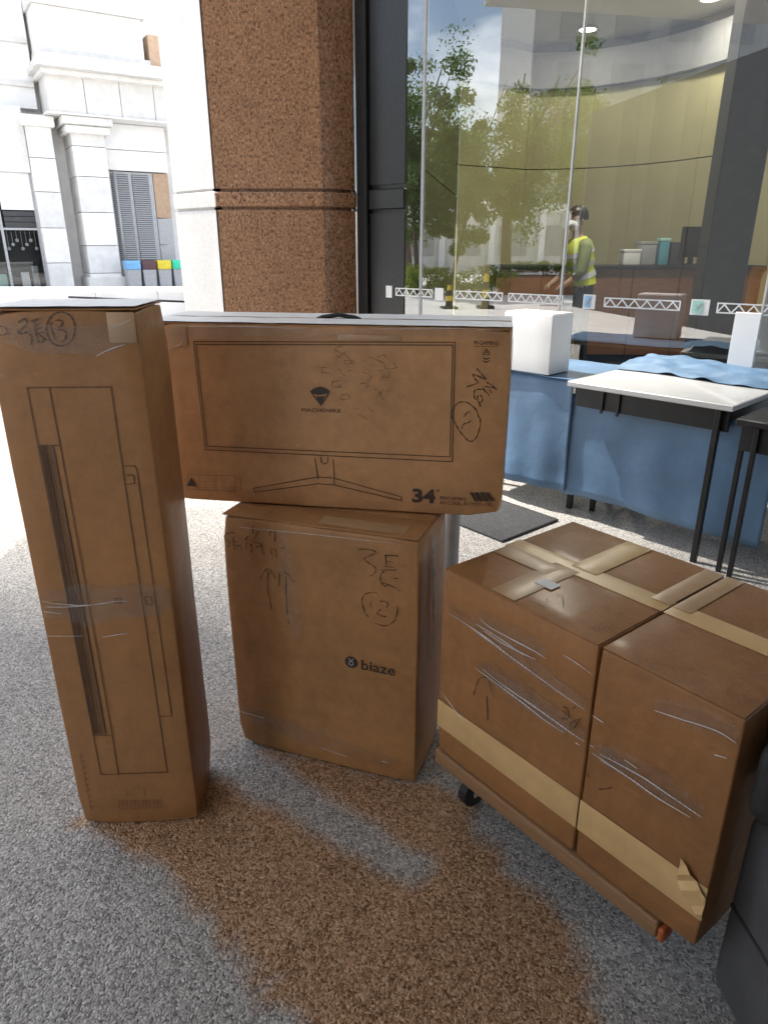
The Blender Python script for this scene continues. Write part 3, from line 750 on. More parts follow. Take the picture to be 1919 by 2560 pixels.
# shopfront bay
box('bay_interior', (-3.0, 1.15, 0.0), (0.0, 1.29, 3.66), M['black_metal'], sb)
box('bay_lintel', (-7.0, 0.3, 3.66), (0.0, 1.29, 5.55), M['stone_b'], sb)
box('sign_panel', (-1.02, 0.5, 2.55), (0.0, 0.6, 3.655), M['white'], sb)
for k in range(3): box('roller_shutter', (-1.0, 0.55, 2.02 + k * 0.17), (0.0, 0.6, 2.17 + k * 0.17), M['dark_grey'], sb)
box('transom', (-3.0, 0.5, 1.93), (0.0, 0.6, 2.0), M['grey_metal'], sb)
for x in (-3.0, -1.12, -0.02): box('shopfront_post', (x - 0.04, 0.48, 0.0), (x + 0.04, 0.6, 3.655), M['grey_metal'], sb)
for x0, x1 in ((-2.95, -1.17), (-1.07, -0.07)): mobj('shop_pane', [(x0, 0.55, 0.05), (x1, 0.55, 0.05), (x1, 0.55, 1.93), (x0, 0.55, 1.93)], [(0, 1, 2, 3)], M['shop_glass'], sb)
bm = bmesh.new()
for k in range(7):
    x = -0.98 + k * 0.14; z = 1.35 + 0.13 * ((k * 7) % 3)
    add_lathe(bm, [(0.02, -0.05), (0.05, -0.03), (0.055, 0.03), (0.02, 0.06)], 10, (x, 0.8, z)); add_tube(bm, [(x, 0.8, z + 0.06), (x, 0.8, 1.9)], 0.006, 4)
tag(bobj('hanging_ornaments', bm, M['white'], sb), kind='stuff')
for k, (x, w, h, m) in enumerate(((-0.75, 0.25, 0.6, 'white'), (-0.4, 0.2, 0.8, 'grey_metal'), (-1.6, 0.4, 0.55, 'mint_vinyl'))): box('display_stand', (x, 0.85, 0.02), (x + w, 1.0, h), M[m], sb)
box('step', (-7.0, -0.6, 0.0), (6.5, -0.06, 0.05), M['whitewash'], sb)
# slanting roof beam over the far left
tube('roof_beam', [(-2.6, -3.0, 7.1), (0.6, -0.3, 9.6)], 0.32, M['stone_b'], sb, 4, False)
# four recycling bins in front of the shutters
names = [('blue', (0.16, 0.38, 0.62)), ('dark maroon', (0.09, 0.035, 0.04)), ('yellow', (0.66, 0.52, 0.03)), ('green', (0.03, 0.55, 0.32))]
for k, (cn, c) in enumerate(names):
    p = BP0 + BX * (2.42 + k * 0.535) + Vector((BX.y, -BX.x, 0)) * 0.75
    e = empty('recycling_bin', tuple(p), math.atan2(BX.y, BX.x), 'grey recycling bin with a %s lid in the row below the shutters' % cn, 'bin', 'recycling bins')
    bm = bmesh.new()
    lo = [(-.01, 0.02), (0.45, 0.02), (0.45, 0.5), (-.01, 0.5)]; prof = [(0.0, 0.03), (0.62, 0.0)]
    b0 = [bm.verts.new((x + (0.03 if x < .2 else -0.03), y + (0.03 if y < .2 else -0.03), 0.05)) for x, y in lo]; b1 = [bm.verts.new((x, y, 0.66)) for x, y in lo]
    bm.faces.new(b0[::-1]); bm.faces.new(b1)
    for q in range(4): bm.faces.new((b0[q], b0[(q + 1) % 4], b1[(q + 1) % 4], b1[q]))
    bobj('body', bm, M['grey_metal'], e)
    lm = plain('bin_lid_%s' % cn.replace(' ', '_'), c, 0.4)
    rbox('lid', (0.49, 0.54, 0.30), 0.03, lm, e, (-0.025, -0.01, 0.664), n=(3, 3, 3))
    for x in (0.06, 0.40):
        tube('wheel', [(x - 0.025, 0.42, 0.055), (x + 0.025, 0.42, 0.055)], 0.055, M['rubber'], e, 12)
# low white ledge in front of that building
wl_ = empty('stone_ledge', (-9.2, 14.0, 0), R(2), 'long low sunlit white stone ledge behind the tall box', 'ledge')
for i in range(5): box('coping', (i * 1.2, -0.05, 0.60), (1.19 + i * 1.2, 0.5, 0.68), M['whitewash'], wl_, 0.01); box('base_block', (i * 1.2, 0.0, 0.0), (1.19 + i * 1.2, 0.45, 0.598), M['whitewash'], wl_)
tube('rail', [(3.1, -0.08, 0.52), (5.6, -0.12, 0.42)], 0.02, M['black_metal'], wl_)

# ---- plaza on the left, seen in the glass: hedge, trees, bollards, low building
def leaves(name, centers, radii, per, size, mat, parent, flat=0.6):
    C_ = np.repeat(np.array(centers), per, axis=0); Rr = np.repeat(np.array(radii), per)
    n = len(C_); d = rng.normal(size=(n, 3)); d /= np.linalg.norm(d, axis=1, keepdims=True)
    P = C_ + d * (Rr * rng.random(n) ** 0.45)[:, None] * np.array([1, 1, 0.75])
    a = rng.normal(size=(n, 3)); a /= np.linalg.norm(a, axis=1, keepdims=True); b = np.cross(a, rng.normal(size=(n, 3))); b /= np.linalg.norm(b, axis=1, keepdims=True)
    s = size * (0.6 + 0.8 * rng.random(n))[:, None]
    V_ = np.stack([P - a * s, P + b * s * 0.45, P + a * s, P - b * s * 0.45], 1).reshape(-1, 3)
    me = bpy.data.meshes.new(name); me.vertices.add(len(V_)); me.vertices.foreach_set('co', V_.ravel())
    me.loops.add(4 * n); me.loops.foreach_set('vertex_index', np.arange(4 * n)); me.polygons.add(n)
    me.polygons.foreach_set('loop_start', np.arange(0, 4 * n, 4)); me.update(calc_edges=True); me.materials.append(mat)
    o = bpy.data.objects.new(name, me); COL.objects.link(o); o.parent = parent; return o
def tree(x, y, h, trunk_h, spread, lean, seed, label, mat='leaf', r0=0.09, per=60, nclump=70, low=0.0):
    rs = np.random.default_rng(seed)
    e = empty('plaza_tree', (x, y, 0), 0, label, 'tree', 'plaza trees mirrored in the glass')
    bm = bmesh.new(); top = Vector((lean[0], lean[1], trunk_h))
    pts = [Vector((0, 0, -0.02)), Vector((lean[0] * .25, lean[1] * .25, trunk_h * .35)), Vector((lean[0] * .7, lean[1] * .7, trunk_h * .7)), top]
    add_tube(bm, pts, [r0 * 1.3, r0, r0 * .9, r0 * .8], 9)
    C_ = []; rad = []
    for k in range(9):
        a = rs.uniform(0, 6.28); f = rs.uniform(0.35, 1.0)
        end = top + Vector((math.cos(a) * spread * f, math.sin(a) * spread * f, (h - trunk_h) * rs.uniform(0.35, 0.95)))
        mid = top.lerp(end, 0.5) + Vector((0, 0, 0.3))
        add_tube(bm, [top - Vector((0, 0, 0.2 * (k % 3))), mid, end], [r0 * .55, r0 * .35, r0 * .12], 6)
        for q in range(nclump // 9):
            t = rs.uniform(0.3, 1.1); p = top.lerp(end, t) + Vector(rs.normal(size=3) * spread * 0.2) - Vector((0, 0, low * rs.random()))
            C_.append(tuple(p)); rad.append(rs.uniform(0.35, 0.9) * spread * 0.36)
    bmesh.ops.recalc_face_normals(bm, faces=bm.faces); bobj('trunk', bm, M['bark'], e, True)
    leaves('crown', C_, rad, int(per * 1.5), 0.062, M[mat], e)
    return e
tree(-16.7, 1.6, 6.6, 2.7, 2.0, (0.1, 0.2), 3, 'slim dark leafy tree at the left end of the hedge mirrored in the glass', r0=0.075, per=190, nclump=81, low=1.8)
tree(-16.5, 0.55, 6.2, 2.6, 1.7, (-0.2, -0.55), 5, 'slim leaning tree with a forked trunk behind the hedge mirrored in the glass', r0=0.06, per=150, nclump=72, low=1.4)
tree(-16.9, -1.4, 6.8, 2.5, 2.1, (0.1, 0.1), 8, 'thick trunked pale leafy tree right of the hedge mirrored in the glass', 'leaf', 0.18, 110, 81, 1.2)
tree(-22.5, 0.5, 8.2, 3.0, 2.8, (0.1, 0.3), 12, 'broad tree farther back behind the slim trees mirrored in the glass', 'leaf', 0.14, 80, 81)
tree(-21.0, -5.6, 7.5, 2.6, 2.6, (0.3, 0.2), 17, 'broad tree beyond the pale low building end mirrored in the glass', 'leaf_pale', 0.14, 70, 72)
he = empty('clipped_hedge', (-16.0, 0.4, 0), R(100), 'clipped yellow green hedge in front of the slim trees mirrored in the glass', 'hedge')
hc_ = []; hr = []
for k in range(160):
    hc_.append((rng.uniform(-1.7, 1.7), rng.uniform(-0.3, 0.3), rng.uniform(0.1, 0.72) + 0.12 * math.sin(k))); hr.append(rng.uniform(0.14, 0.26))
leaves('foliage', hc_, hr, 55, 0.04, M['leaf_hedge'], he)
bm = bmesh.new()
for k in range(12): add_tube(bm, [(-1.6 + k * 0.29, 0, -0.01), (-1.58 + k * 0.29, 0.03, 0.6)], 0.015, 5)
bobj('stems', bm, M['bark'], he)
pt = empty('stone_planter', (-16.1, -2.1, 0), R(100), 'brown granite planter with low shrubs right of the hedge mirrored in the glass', 'planter')
box('wall', (-1.4, -0.5, 0), (1.1, 0.5, 0.55), M['granite'], pt, 0.02); box('soil', (-1.3, -0.4, 0.552), (1.0, 0.4, 0.57), M['bark'], pt)
leaves('shrubs', [(rng.uniform(-1.2, 0.9), rng.uniform(-.3, .3), 0.7 + 0.2 * rng.random()) for _ in range(45)], [0.18] * 45, 45, 0.045, M['leaf'], pt)
M['yellow'] = plain('yellow_band', (0.72, 0.50, 0.03), 0.45)
for k, (x, y) in enumerate(((-11.16, 2.16), (-10.99, 1.29))):
    e = empty('traffic_bollard', (x, y, 0), 0, ['black and yellow traffic bollard nearer the black pilaster, mirrored in the glass', 'black and yellow traffic bollard nearer the person, mirrored in the glass'][k], 'bollard', 'plaza bollards')
    e.scale = (1, 1, (1.1, 1.6)[k])
    rbox('base', (0.36, 0.36, 0.05), 0.012, M['rubber'], e, (-0.18, -0.18, 0), n=(2, 2, 2))
    for j, m in enumerate(('rubber', 'yellow', 'rubber', 'yellow', 'rubber')):
        bm = bmesh.new(); z0 = 0.051 + j * 0.115; r_ = 0.10 - j * 0.012; add_lathe(bm, [(r_, z0), (r_ - 0.012, z0 + 0.114)], 16); bmesh.ops.recalc_face_normals(bm, faces=bm.faces)
        bobj('band', bm, M[m], e, False)
lb = empty('low_pale_building', (-34.0, -4.0, 0), R(100), 'low pale building behind the trees mirrored in the glass', 'building')
box('wall', (-14, 0, 0), (14, 5, 3.2), M['stone'], lb); box('roof_slab', (-14.4, -0.6, 3.2), (14.4, 5.2, 3.55), M['whitewash'], lb)
for i in range(10): w_ = box('window', (-12.6 + i * 2.6, -0.02, 0.9), (-11.0 + i * 2.6, 0.1, 2.5), M['grey_metal'], lb)
for i in range(11): box('pillar', (-13.9 + i * 2.75, -0.5, 0.0), (-13.6 + i * 2.75, -0.2, 3.195), M['whitewash'], lb)
lp = empty('lamp_post', (-15.9, -2.9, 0), 0, 'plaza lamp post with a white lantern mirrored in the glass beside the person', 'lamp post')
tube('post', [(0, 0, 0), (0, 0, 1.95)], 0.045, M['grey_metal'], lp); bm = bmesh.new(); add_lathe(bm, [(0.05, 1.95), (0.2, 2.1), (0.17, 2.35), (0.03, 2.5)], 14); bmesh.ops.recalc_face_normals(bm, faces=bm.faces); bobj('lantern', bm, M['white'], lp, True)
# far block behind the low building, enlarged to keep sky out of the glass
M['pane_grey'] = plain('dull_window_pane', (0.27, 0.275, 0.28), 0.4)
ft = empty('distant_block', (-48, -14.5, 0), R(95), 'tall grey building block behind the plaza trees mirrored in the glass', 'building')
box('wall', (-30, 0, 0), (0.3, 9, 30), M['grey_metal'], ft)
for r_ in range(6):
    for i in range(7): box('window', (-28 + i * 4.0, -0.05, 4.2 + r_ * 3.6), (-25.6 + i * 4.0, 0.05, 6.4 + r_ * 3.6), M['pane_grey'], ft)

# ================================================================== THE BOXES
S = {"tall_hand":[[[0.0325,1.2993],[0.0421,1.2973],[0.0466,1.2893],[0.0412,1.2824],[0.029,1.2814]],[[0.0715,1.3051],[0.0786,1.311],[0.0879,1.3129],[0.0859,1.305],[0.0798,1.2961],[0.0698,1.2902],[0.0666,1.2842],[0.0777,1.2842],[0.0862,1.2871],[0.092,1.2801],[0.0926,1.2721],[0.0886,1.261]],[[0.097,1.3079],[0.1043,1.3099],[0.113,1.3138]],[[0.1033,1.3099],[0.1025,1.288],[0.1023,1.27]],[[0.1024,1.299],[0.1154,1.3049]],[[0.103,1.291],[0.1159,1.2959]],[[0.0994,1.282],[0.11,1.285],[0.1182,1.286]],[[0.1023,1.27],[0.1087,1.2659],[0.1158,1.2719],[0.1095,1.282]],[[0.1128,1.278],[0.1215,1.2699]],[[0.1811,1.2926],[0.1785,1.2832],[0.1737,1.2745],[0.1672,1.2672],[0.1595,1.262],[0.1512,1.2593],[0.143,1.2594],[0.1356,1.2622],[0.1296,1.2674],[0.1255,1.2747],[0.1236,1.2835],[0.124,1.2929],[0.1268,1.3023],[0.1316,1.3109],[0.1381,1.318],[0.1457,1.323],[0.1539,1.3256],[0.1619,1.3256],[0.1693,1.3229],[0.1752,1.3178],[0.1794,1.3107],[0.1814,1.302],[0.1811,1.2926]],[[0.1346,1.3058],[0.1353,1.2859],[0.137,1.2718]],[[0.1453,1.3097],[0.1543,1.3096],[0.1573,1.3037],[0.1484,1.2918],[0.1572,1.2907],[0.1622,1.2837],[0.1585,1.2737],[0.1513,1.2667]]],"tall_film":[[[0.2151,1.2378],[0.2426,1.2509],[0.2768,1.2619]],[[0.2532,1.2983],[0.2654,1.2982],[0.2804,1.3051],[0.2954,1.311]]],"tall_film2":[[[0.0121,0.6759],[0.0445,0.669],[0.1076,0.6634],[0.173,0.672],[0.2087,0.6723]],[[0.0093,0.6495],[0.0473,0.6423]],[[0.0052,0.5837],[0.088,0.5815]],[[0.1327,0.5773],[0.1939,0.5862]],[[0.0149,0.6616],[0.068,0.6603],[0.1653,0.6681]]],"tall_print":[[[0.0644,1.1743],[0.2356,1.1745],[0.2411,0.1685],[0.0704,0.1676],[0.0644,1.1743]],[[0.11,1.1739],[0.1118,1.05],[0.1169,0.2892],[0.1151,0.1645]],[[0.0673,1.0506],[0.1118,1.05]],[[0.0705,0.2933],[0.1169,0.2892]],[[0.24,1.0025],[0.2632,1.0022],[0.2666,0.9948],[0.2715,0.3451],[0.2425,0.3436]],[[0.2424,0.9814],[0.2562,0.9812],[0.2582,0.9766],[0.2572,0.9618],[0.2414,0.9602]],[[0.1753,0.6796],[0.1918,0.6792],[0.1912,0.6676],[0.1755,0.668],[0.1753,0.6796]],[[0.2458,0.6821],[0.2615,0.6817],[0.261,0.6616],[0.2462,0.662],[0.2458,0.6821]]],"tall_hatch":[[[0.0687,1.0488],[0.0719,0.2958]],[[0.0737,1.0487],[0.077,0.2956]],[[0.0787,1.0487],[0.0822,0.2954]],[[0.0838,1.0486],[0.0873,0.2952]],[[0.0888,1.0485],[0.0925,0.295]],[[0.0939,1.0485],[0.0977,0.2948]],[[0.0989,1.0484],[0.1028,0.2946]]],"tall_corner":[[[0.0033,1.3339],[0.2979,1.3266]]],"mon_print":[[[0.1422,0.4455],[0.8256,0.4579],[0.8295,0.1512],[0.147,0.1518],[0.1422,0.4455]],[[0.1482,0.4384],[0.82,0.451],[0.8228,0.164],[0.1527,0.1624],[0.1482,0.4384]],[[0.458,0.1439],[0.4649,0.0838]],[[0.5092,0.1431],[0.511,0.0863],[0.5095,0.0689]],[[0.2789,0.0465],[0.4651,0.0896],[0.51,0.0886],[0.6957,0.045],[0.6958,0.0346],[0.5095,0.0689],[0.4644,0.0699],[0.2816,0.0348],[0.2789,0.0465]],[[0.476,0.1471],[0.4755,0.1335],[0.4854,0.1272],[0.4945,0.1345],[0.4949,0.148]]],"mon_label":[[[0.0867,0.0763],[0.2268,0.0797],[0.223,0.0326],[0.082,0.0328],[0.0867,0.0763]],[[0.1211,0.077],[0.1166,0.0324]],[[0.2334,0.0754],[0.2438,0.0748],[0.2407,0.0348]],[[0.13,0.0592],[0.143,0.0594]],[[0.1573,0.0607],[0.1702,0.0609]],[[0.1844,0.0622],[0.1973,0.0624]],[[0.2115,0.0637],[0.2243,0.0638]],[[0.1316,0.0511],[0.141,0.051]],[[0.1589,0.0526],[0.1683,0.0525]],[[0.1861,0.0541],[0.1955,0.054]],[[0.2131,0.0556],[0.2225,0.0555]],[[0.1294,0.0415],[0.1424,0.041]],[[0.1568,0.043],[0.1698,0.0426]],[[0.1841,0.0446],[0.1969,0.0441]],[[0.2112,0.0461],[0.224,0.0456]],[[0.1318,0.0357],[0.1395,0.0349]],[[0.1592,0.0372],[0.1668,0.0365]],[[0.1865,0.0388],[0.1941,0.038]],[[0.2136,0.0403],[0.2212,0.0396]],[[0.1719,0.0791],[0.1678,0.0336]]],"mon_tri":[[[0.0965,0.068],[0.1098,0.0415],[0.0795,0.0428]]],"mon_logo":[[[0.4519,0.3249],[0.4649,0.3336],[0.4806,0.3379],[0.496,0.3339],[0.5055,0.3266],[0.4963,0.3096],[0.4803,0.2869],[0.4649,0.3056]],[[0.4614,0.3175],[0.4779,0.315],[0.4966,0.3195],[0.4896,0.3141],[0.4778,0.3118],[0.4681,0.3134]],[[0.4605,0.3189],[0.4628,0.3176],[0.4708,0.3064],[0.4694,0.3058]],[[0.4986,0.3214],[0.496,0.3195],[0.4905,0.3113],[0.4893,0.3036]]],"mon_hand":[[[0.8812,0.396],[0.8931,0.3832],[0.9045,0.3684],[0.8859,0.3767],[0.8725,0.3801],[0.8787,0.3689],[0.8853,0.3627],[0.8836,0.3589],[0.8587,0.3485]],[[0.9067,0.3621],[0.9209,0.3549],[0.9335,0.3433]],[[0.9048,0.3513],[0.9263,0.3488],[0.9334,0.3439]],[[0.8985,0.3504],[0.9027,0.3416],[0.916,0.3293]],[[0.9139,0.3458],[0.9226,0.3353]],[[0.8995,0.3441],[0.8837,0.343],[0.8777,0.337],[0.8789,0.3229],[0.8843,0.3166]],[[0.8869,0.3296],[0.8883,0.3142],[0.8942,0.3105],[0.8995,0.3172],[0.8959,0.3273],[0.8919,0.3298]],[[0.8916,0.3104],[0.8947,0.3001]],[[0.8343,0.3032],[0.8418,0.3093],[0.8584,0.3105],[0.8729,0.302],[0.8863,0.2894],[0.8915,0.2739],[0.8963,0.2675],[0.8966,0.2477],[0.8918,0.2275],[0.8859,0.2151],[0.8758,0.2086],[0.8665,0.2116],[0.8529,0.2245],[0.842,0.2387],[0.8364,0.2492],[0.8239,0.2713],[0.827,0.2925],[0.8343,0.3032]],[[0.8549,0.2725],[0.8597,0.2806],[0.8697,0.2875]],[[0.8523,0.2405],[0.8508,0.2458],[0.8557,0.2533],[0.8659,0.257],[0.874,0.2627]]],"mon_hand2":[[[0.5217,0.4295],[0.5248,0.4387],[0.539,0.4426],[0.5427,0.4391]],[[0.5255,0.4314],[0.5386,0.4245],[0.5557,0.4303]],[[0.525,0.4114],[0.5424,0.4227],[0.5536,0.4194],[0.5591,0.4086]],[[0.5271,0.4187],[0.5383,0.4117]],[[0.5456,0.399],[0.5477,0.4064],[0.5628,0.4068],[0.5665,0.4014],[0.5475,0.3982]],[[0.5532,0.3974],[0.553,0.3901]],[[0.5311,0.3858],[0.5375,0.3748],[0.5478,0.3668]],[[0.5548,0.3809],[0.5643,0.3811]],[[0.4728,0.3898],[0.4861,0.3873],[0.5035,0.3887]],[[0.4781,0.3769],[0.4934,0.3736],[0.5069,0.374]],[[0.4861,0.3845],[0.4874,0.366]],[[0.5101,0.3516],[0.5217,0.3529],[0.5323,0.3561]],[[0.512,0.3517],[0.5116,0.3385],[0.5348,0.3383]],[[0.5291,0.3447],[0.5367,0.3393]],[[0.534,0.3051],[0.5353,0.3175],[0.5536,0.32],[0.5543,0.3068],[0.534,0.3051]],[[0.6118,0.4171],[0.6248,0.412],[0.649,0.4017],[0.6528,0.3891],[0.6788,0.3916],[0.6788,0.3971],[0.6695,0.4059]],[[0.6342,0.4177],[0.6453,0.4234],[0.6602,0.4138]],[[0.6116,0.3962],[0.6285,0.3976]],[[0.6359,0.3831],[0.649,0.3853]],[[0.6593,0.3819],[0.6593,0.3672],[0.6415,0.3676]],[[0.5926,0.3773],[0.6077,0.3731],[0.6152,0.3641],[0.6057,0.3564]],[[0.5866,0.3484],[0.6037,0.3508],[0.6074,0.3415],[0.5998,0.3394]],[[0.6226,0.3364],[0.6358,0.3293],[0.6415,0.3145],[0.6472,0.3071]],[[0.6262,0.3064],[0.6339,0.3218],[0.6491,0.3372]],[[0.6585,0.3357],[0.651,0.3167]],[[0.5694,0.2815],[0.5829,0.2839]],[[0.6041,0.2904],[0.6203,0.2757]],[[0.5779,0.2683],[0.6029,0.2587]]],"mon_arrow":[[[0.903,0.4442],[0.8949,0.4336],[0.8951,0.4299],[0.9112,0.4303],[0.911,0.4339],[0.903,0.4442]],[[0.9032,0.4405],[0.8993,0.4337],[0.9035,0.4356],[0.9079,0.4339],[0.9032,0.4405]]],"mon_chev":[[[0.8955,0.4231],[0.9037,0.4196],[0.9116,0.4235],[0.9117,0.421],[0.9038,0.4169],[0.8956,0.4206]],[[0.8958,0.4159],[0.9041,0.4124],[0.9119,0.4163],[0.9121,0.4139],[0.9042,0.4097],[0.8959,0.4134]]],"mon_txt":[[[0.4276,0.2684],[0.5332,0.2724],[0.4281,0.2792]],[[0.7254,0.0306],[0.7874,0.031],[0.7248,0.0719]],[[0.8,0.0432],[0.8706,0.0452],[0.7997,0.0535]],[[0.8004,0.0294],[0.9379,0.0345],[0.8001,0.0398]],[[0.872,0.4531],[0.9323,0.4534],[0.8716,0.4627]],[[0.8722,0.4492],[0.9296,0.4505]],[[0.7916,0.0757],[0.7962,0.0635]]],"mon_hat":[[[0.877,0.0693],[0.8874,0.0694],[0.9032,0.0451],[0.8927,0.0451]],[[0.8905,0.0701],[0.901,0.0701],[0.9168,0.0459],[0.9063,0.0459]],[[0.904,0.0709],[0.9145,0.0709],[0.9303,0.0468],[0.9199,0.0467]],[[0.9175,0.0717],[0.9279,0.0717],[0.9438,0.0476],[0.9334,0.0475]]],"mid_hand":[[[0.0425,0.7111],[0.0412,0.7169],[0.0283,0.7143],[0.0179,0.7094],[0.0089,0.7013],[0.012,0.6948],[0.0221,0.6857],[0.0253,0.681],[0.0171,0.6711]],[[0.0411,0.7057],[0.0397,0.7004],[0.0332,0.6873],[0.0481,0.692]],[[0.0384,0.6846],[0.0374,0.6635]],[[0.0468,0.6771],[0.0466,0.6648]],[[0.0588,0.6806],[0.0576,0.6664]],[[0.0361,0.679],[0.0579,0.6804]],[[0.1022,0.7439],[0.0997,0.7224]],[[0.0828,0.7115],[0.0792,0.699],[0.0741,0.6689]],[[0.0721,0.6997],[0.0855,0.7119]],[[0.117,0.7307],[0.0998,0.701]],[[0.0927,0.7009],[0.099,0.7018]],[[0.0861,0.6845],[0.0952,0.6875],[0.0907,0.6635]],[[0.1012,0.6961],[0.1146,0.6971],[0.1248,0.6917],[0.1064,0.6822]],[[0.1248,0.6917],[0.1261,0.673],[0.1326,0.6645]],[[0.153,0.7212],[0.1529,0.733],[0.1602,0.739],[0.1677,0.735],[0.1642,0.7059]],[[0.1524,0.6855],[0.1525,0.6735],[0.1565,0.6672]],[[0.1593,0.6839],[0.1662,0.6823],[0.1684,0.6621]],[[0.1805,0.6895],[0.1946,0.6941]],[[0.112,0.5865],[0.1242,0.6081],[0.1377,0.6225],[0.1512,0.6124],[0.16,0.5961]],[[0.1389,0.6139],[0.1338,0.5633],[0.138,0.5314],[0.142,0.4956]],[[0.1745,0.6178],[0.1684,0.5744]],[[0.1853,0.6213],[0.1972,0.6153],[0.2178,0.5932]],[[0.1924,0.6084],[0.1901,0.5513],[0.1903,0.4897]],[[0.1913,0.4752],[0.1941,0.4609]]],"mid_hand2":[[[0.4036,0.7201],[0.4375,0.7232],[0.4543,0.7179],[0.4374,0.7067],[0.4213,0.6965],[0.4278,0.6878],[0.4448,0.6796],[0.4532,0.6701],[0.4484,0.6576],[0.436,0.6477]],[[0.4757,0.7134],[0.5134,0.7171]],[[0.4794,0.713],[0.4804,0.6822]],[[0.4785,0.6974],[0.4998,0.6978]],[[0.4711,0.6817],[0.5008,0.6834]],[[0.4626,0.6706],[0.5082,0.6769]],[[0.4767,0.6699],[0.4664,0.6585],[0.4654,0.6385],[0.4729,0.6338],[0.488,0.6314],[0.5198,0.6198]],[[0.4663,0.6327],[0.4748,0.6262],[0.4861,0.6291]],[[0.501,0.6523],[0.5139,0.6544]],[[0.4548,0.6028],[0.4279,0.5972],[0.4152,0.5818],[0.414,0.5631],[0.4206,0.5395],[0.4322,0.526]],[[0.4496,0.5115],[0.4787,0.5087],[0.5016,0.5255],[0.5101,0.5476],[0.5118,0.5744]],[[0.4384,0.5776],[0.4373,0.557]],[[0.4624,0.5798],[0.4777,0.5815],[0.4862,0.5749],[0.4815,0.5649]],[[0.4662,0.556],[0.4556,0.5448],[0.4614,0.5376],[0.4815,0.5372]]],"mid_txt":[[[0.4076,0.3596],[0.5074,0.3627],[0.41,0.3899]],[[0.3793,0.3757],[0.3997,0.38]],[[0.3823,0.3708],[0.3905,0.3725]]],"mid_top":[[[0.1196,0.0293],[0.1319,0.0359],[0.1284,0.0697]],[[0.1108,0.0589],[0.1255,0.0616]],[[0.1528,0.0362],[0.1696,0.0443]],[[0.1309,0.0378],[0.1235,0.0586]],[[0.0166,0.0748],[0.03,0.0501]],[[0.122,0.0819],[0.1351,0.0913]],[[0.1462,0.0524],[0.1611,0.0716]],[[0.0733,0.0651],[0.0727,0.0794]]],"car_hand":[[[0.1243,0.4199],[0.1301,0.4473],[0.141,0.4787],[0.1621,0.4916],[0.1737,0.4807],[0.1904,0.4494]],[[0.1674,0.4427],[0.1759,0.377]],[[0.382,0.5361],[0.3931,0.5398],[0.3986,0.5176],[0.3823,0.5078]],[[0.3829,0.5281],[0.3922,0.5223]],[[0.4064,0.5476],[0.4137,0.5574]],[[0.4052,0.5103],[0.425,0.5335]],[[0.4102,0.5161],[0.4249,0.5111]],[[0.4052,0.5103],[0.4087,0.4925]],[[0.4276,0.5351],[0.4147,0.5019]],[[0.4895,0.395],[0.5067,0.4075],[0.5194,0.421]],[[0.4563,0.4167],[0.4657,0.4087]]],"car_film":[[[0.0282,0.6063],[0.0881,0.604],[0.1828,0.5917],[0.2705,0.5803],[0.3577,0.5688],[0.4186,0.563],[0.4814,0.5568]],[[0.103,0.6048],[0.1543,0.5987],[0.2033,0.5929]],[[0.1299,0.6393],[0.166,0.6307],[0.2269,0.6304],[0.2938,0.6318],[0.329,0.6286]],[[0.1205,0.6187],[0.2015,0.6153],[0.2679,0.6076]],[[0.1461,0.6127],[0.2156,0.6076],[0.3018,0.6134]],[[0.3692,0.6598],[0.4072,0.6565],[0.4483,0.6492]],[[0.1247,0.4999],[0.1833,0.4953],[0.2727,0.4873],[0.3341,0.4788],[0.3918,0.4761]],[[0.1498,0.5099],[0.2109,0.5011],[0.3169,0.4951],[0.4107,0.488],[0.4666,0.4868]],[[0.4242,0.4707],[0.4768,0.471],[0.5088,0.47],[0.5393,0.4688]],[[0.0126,0.3688],[0.0469,0.3506],[0.101,0.3248]]],"car_film2":[[[0.5788,0.6451],[0.6264,0.6553],[0.674,0.6666],[0.7027,0.6705],[0.729,0.6667]],[[0.4814,0.4804],[0.5747,0.4887],[0.6273,0.4866],[0.6996,0.4826]],[[0.4832,0.467],[0.5408,0.4692],[0.6136,0.4647],[0.68,0.4674]],[[0.5361,0.5025],[0.5657,0.5006]],[[0.7168,0.5919],[0.7393,0.5953]],[[0.6995,0.623],[0.7189,0.6288]]],"car_top":[[[0.3999,0.0433],[0.4015,0.0597],[0.415,0.0483],[0.4128,0.0384],[0.3999,0.0433]],[[0.4003,0.0727],[0.4153,0.0592],[0.4128,0.074],[0.4223,0.0681]],[[0.4246,0.0534],[0.4237,0.0699],[0.4369,0.0621]],[[0.4171,0.0794],[0.427,0.0919]],[[0.259,0.0736],[0.2683,0.0604],[0.2775,0.068]],[[0.257,0.105],[0.2763,0.1039],[0.3069,0.0688]],[[0.2486,0.0355],[0.2832,0.0348]]],"car_ref":[[[-0.0057,0.3447],[0.7605,0.328]],[[0.0055,0.3373],[0.01,0.2313]],[[0.0024,0.373],[0.0033,0.2789]],[[0.5915,0.3587],[0.5711,0.3104]]]}
def film_glare_sheet(parent, x0, x1, y0, y1, z, seed, nx=40, ny=10):  # white sheet laid over a box top as painted glare
    V_ = []; F_ = []
    for j in range(ny + 1):
        for i in range(nx + 1):
            x = x0 + (x1 - x0) * i / nx; y = y0 + (y1 - y0) * j / ny; V_.append((x, y, z + 0.0012 * noise.noise(Vector((x * 16, y * 30, seed)))))
    for j in range(ny):
        for i in range(nx): k = j * (nx + 1) + i; F_.append((k, k + 1, k + nx + 2, k + nx + 1))
    return mobj('glare_layer', V_, F_, M['film_glare'], parent, True)
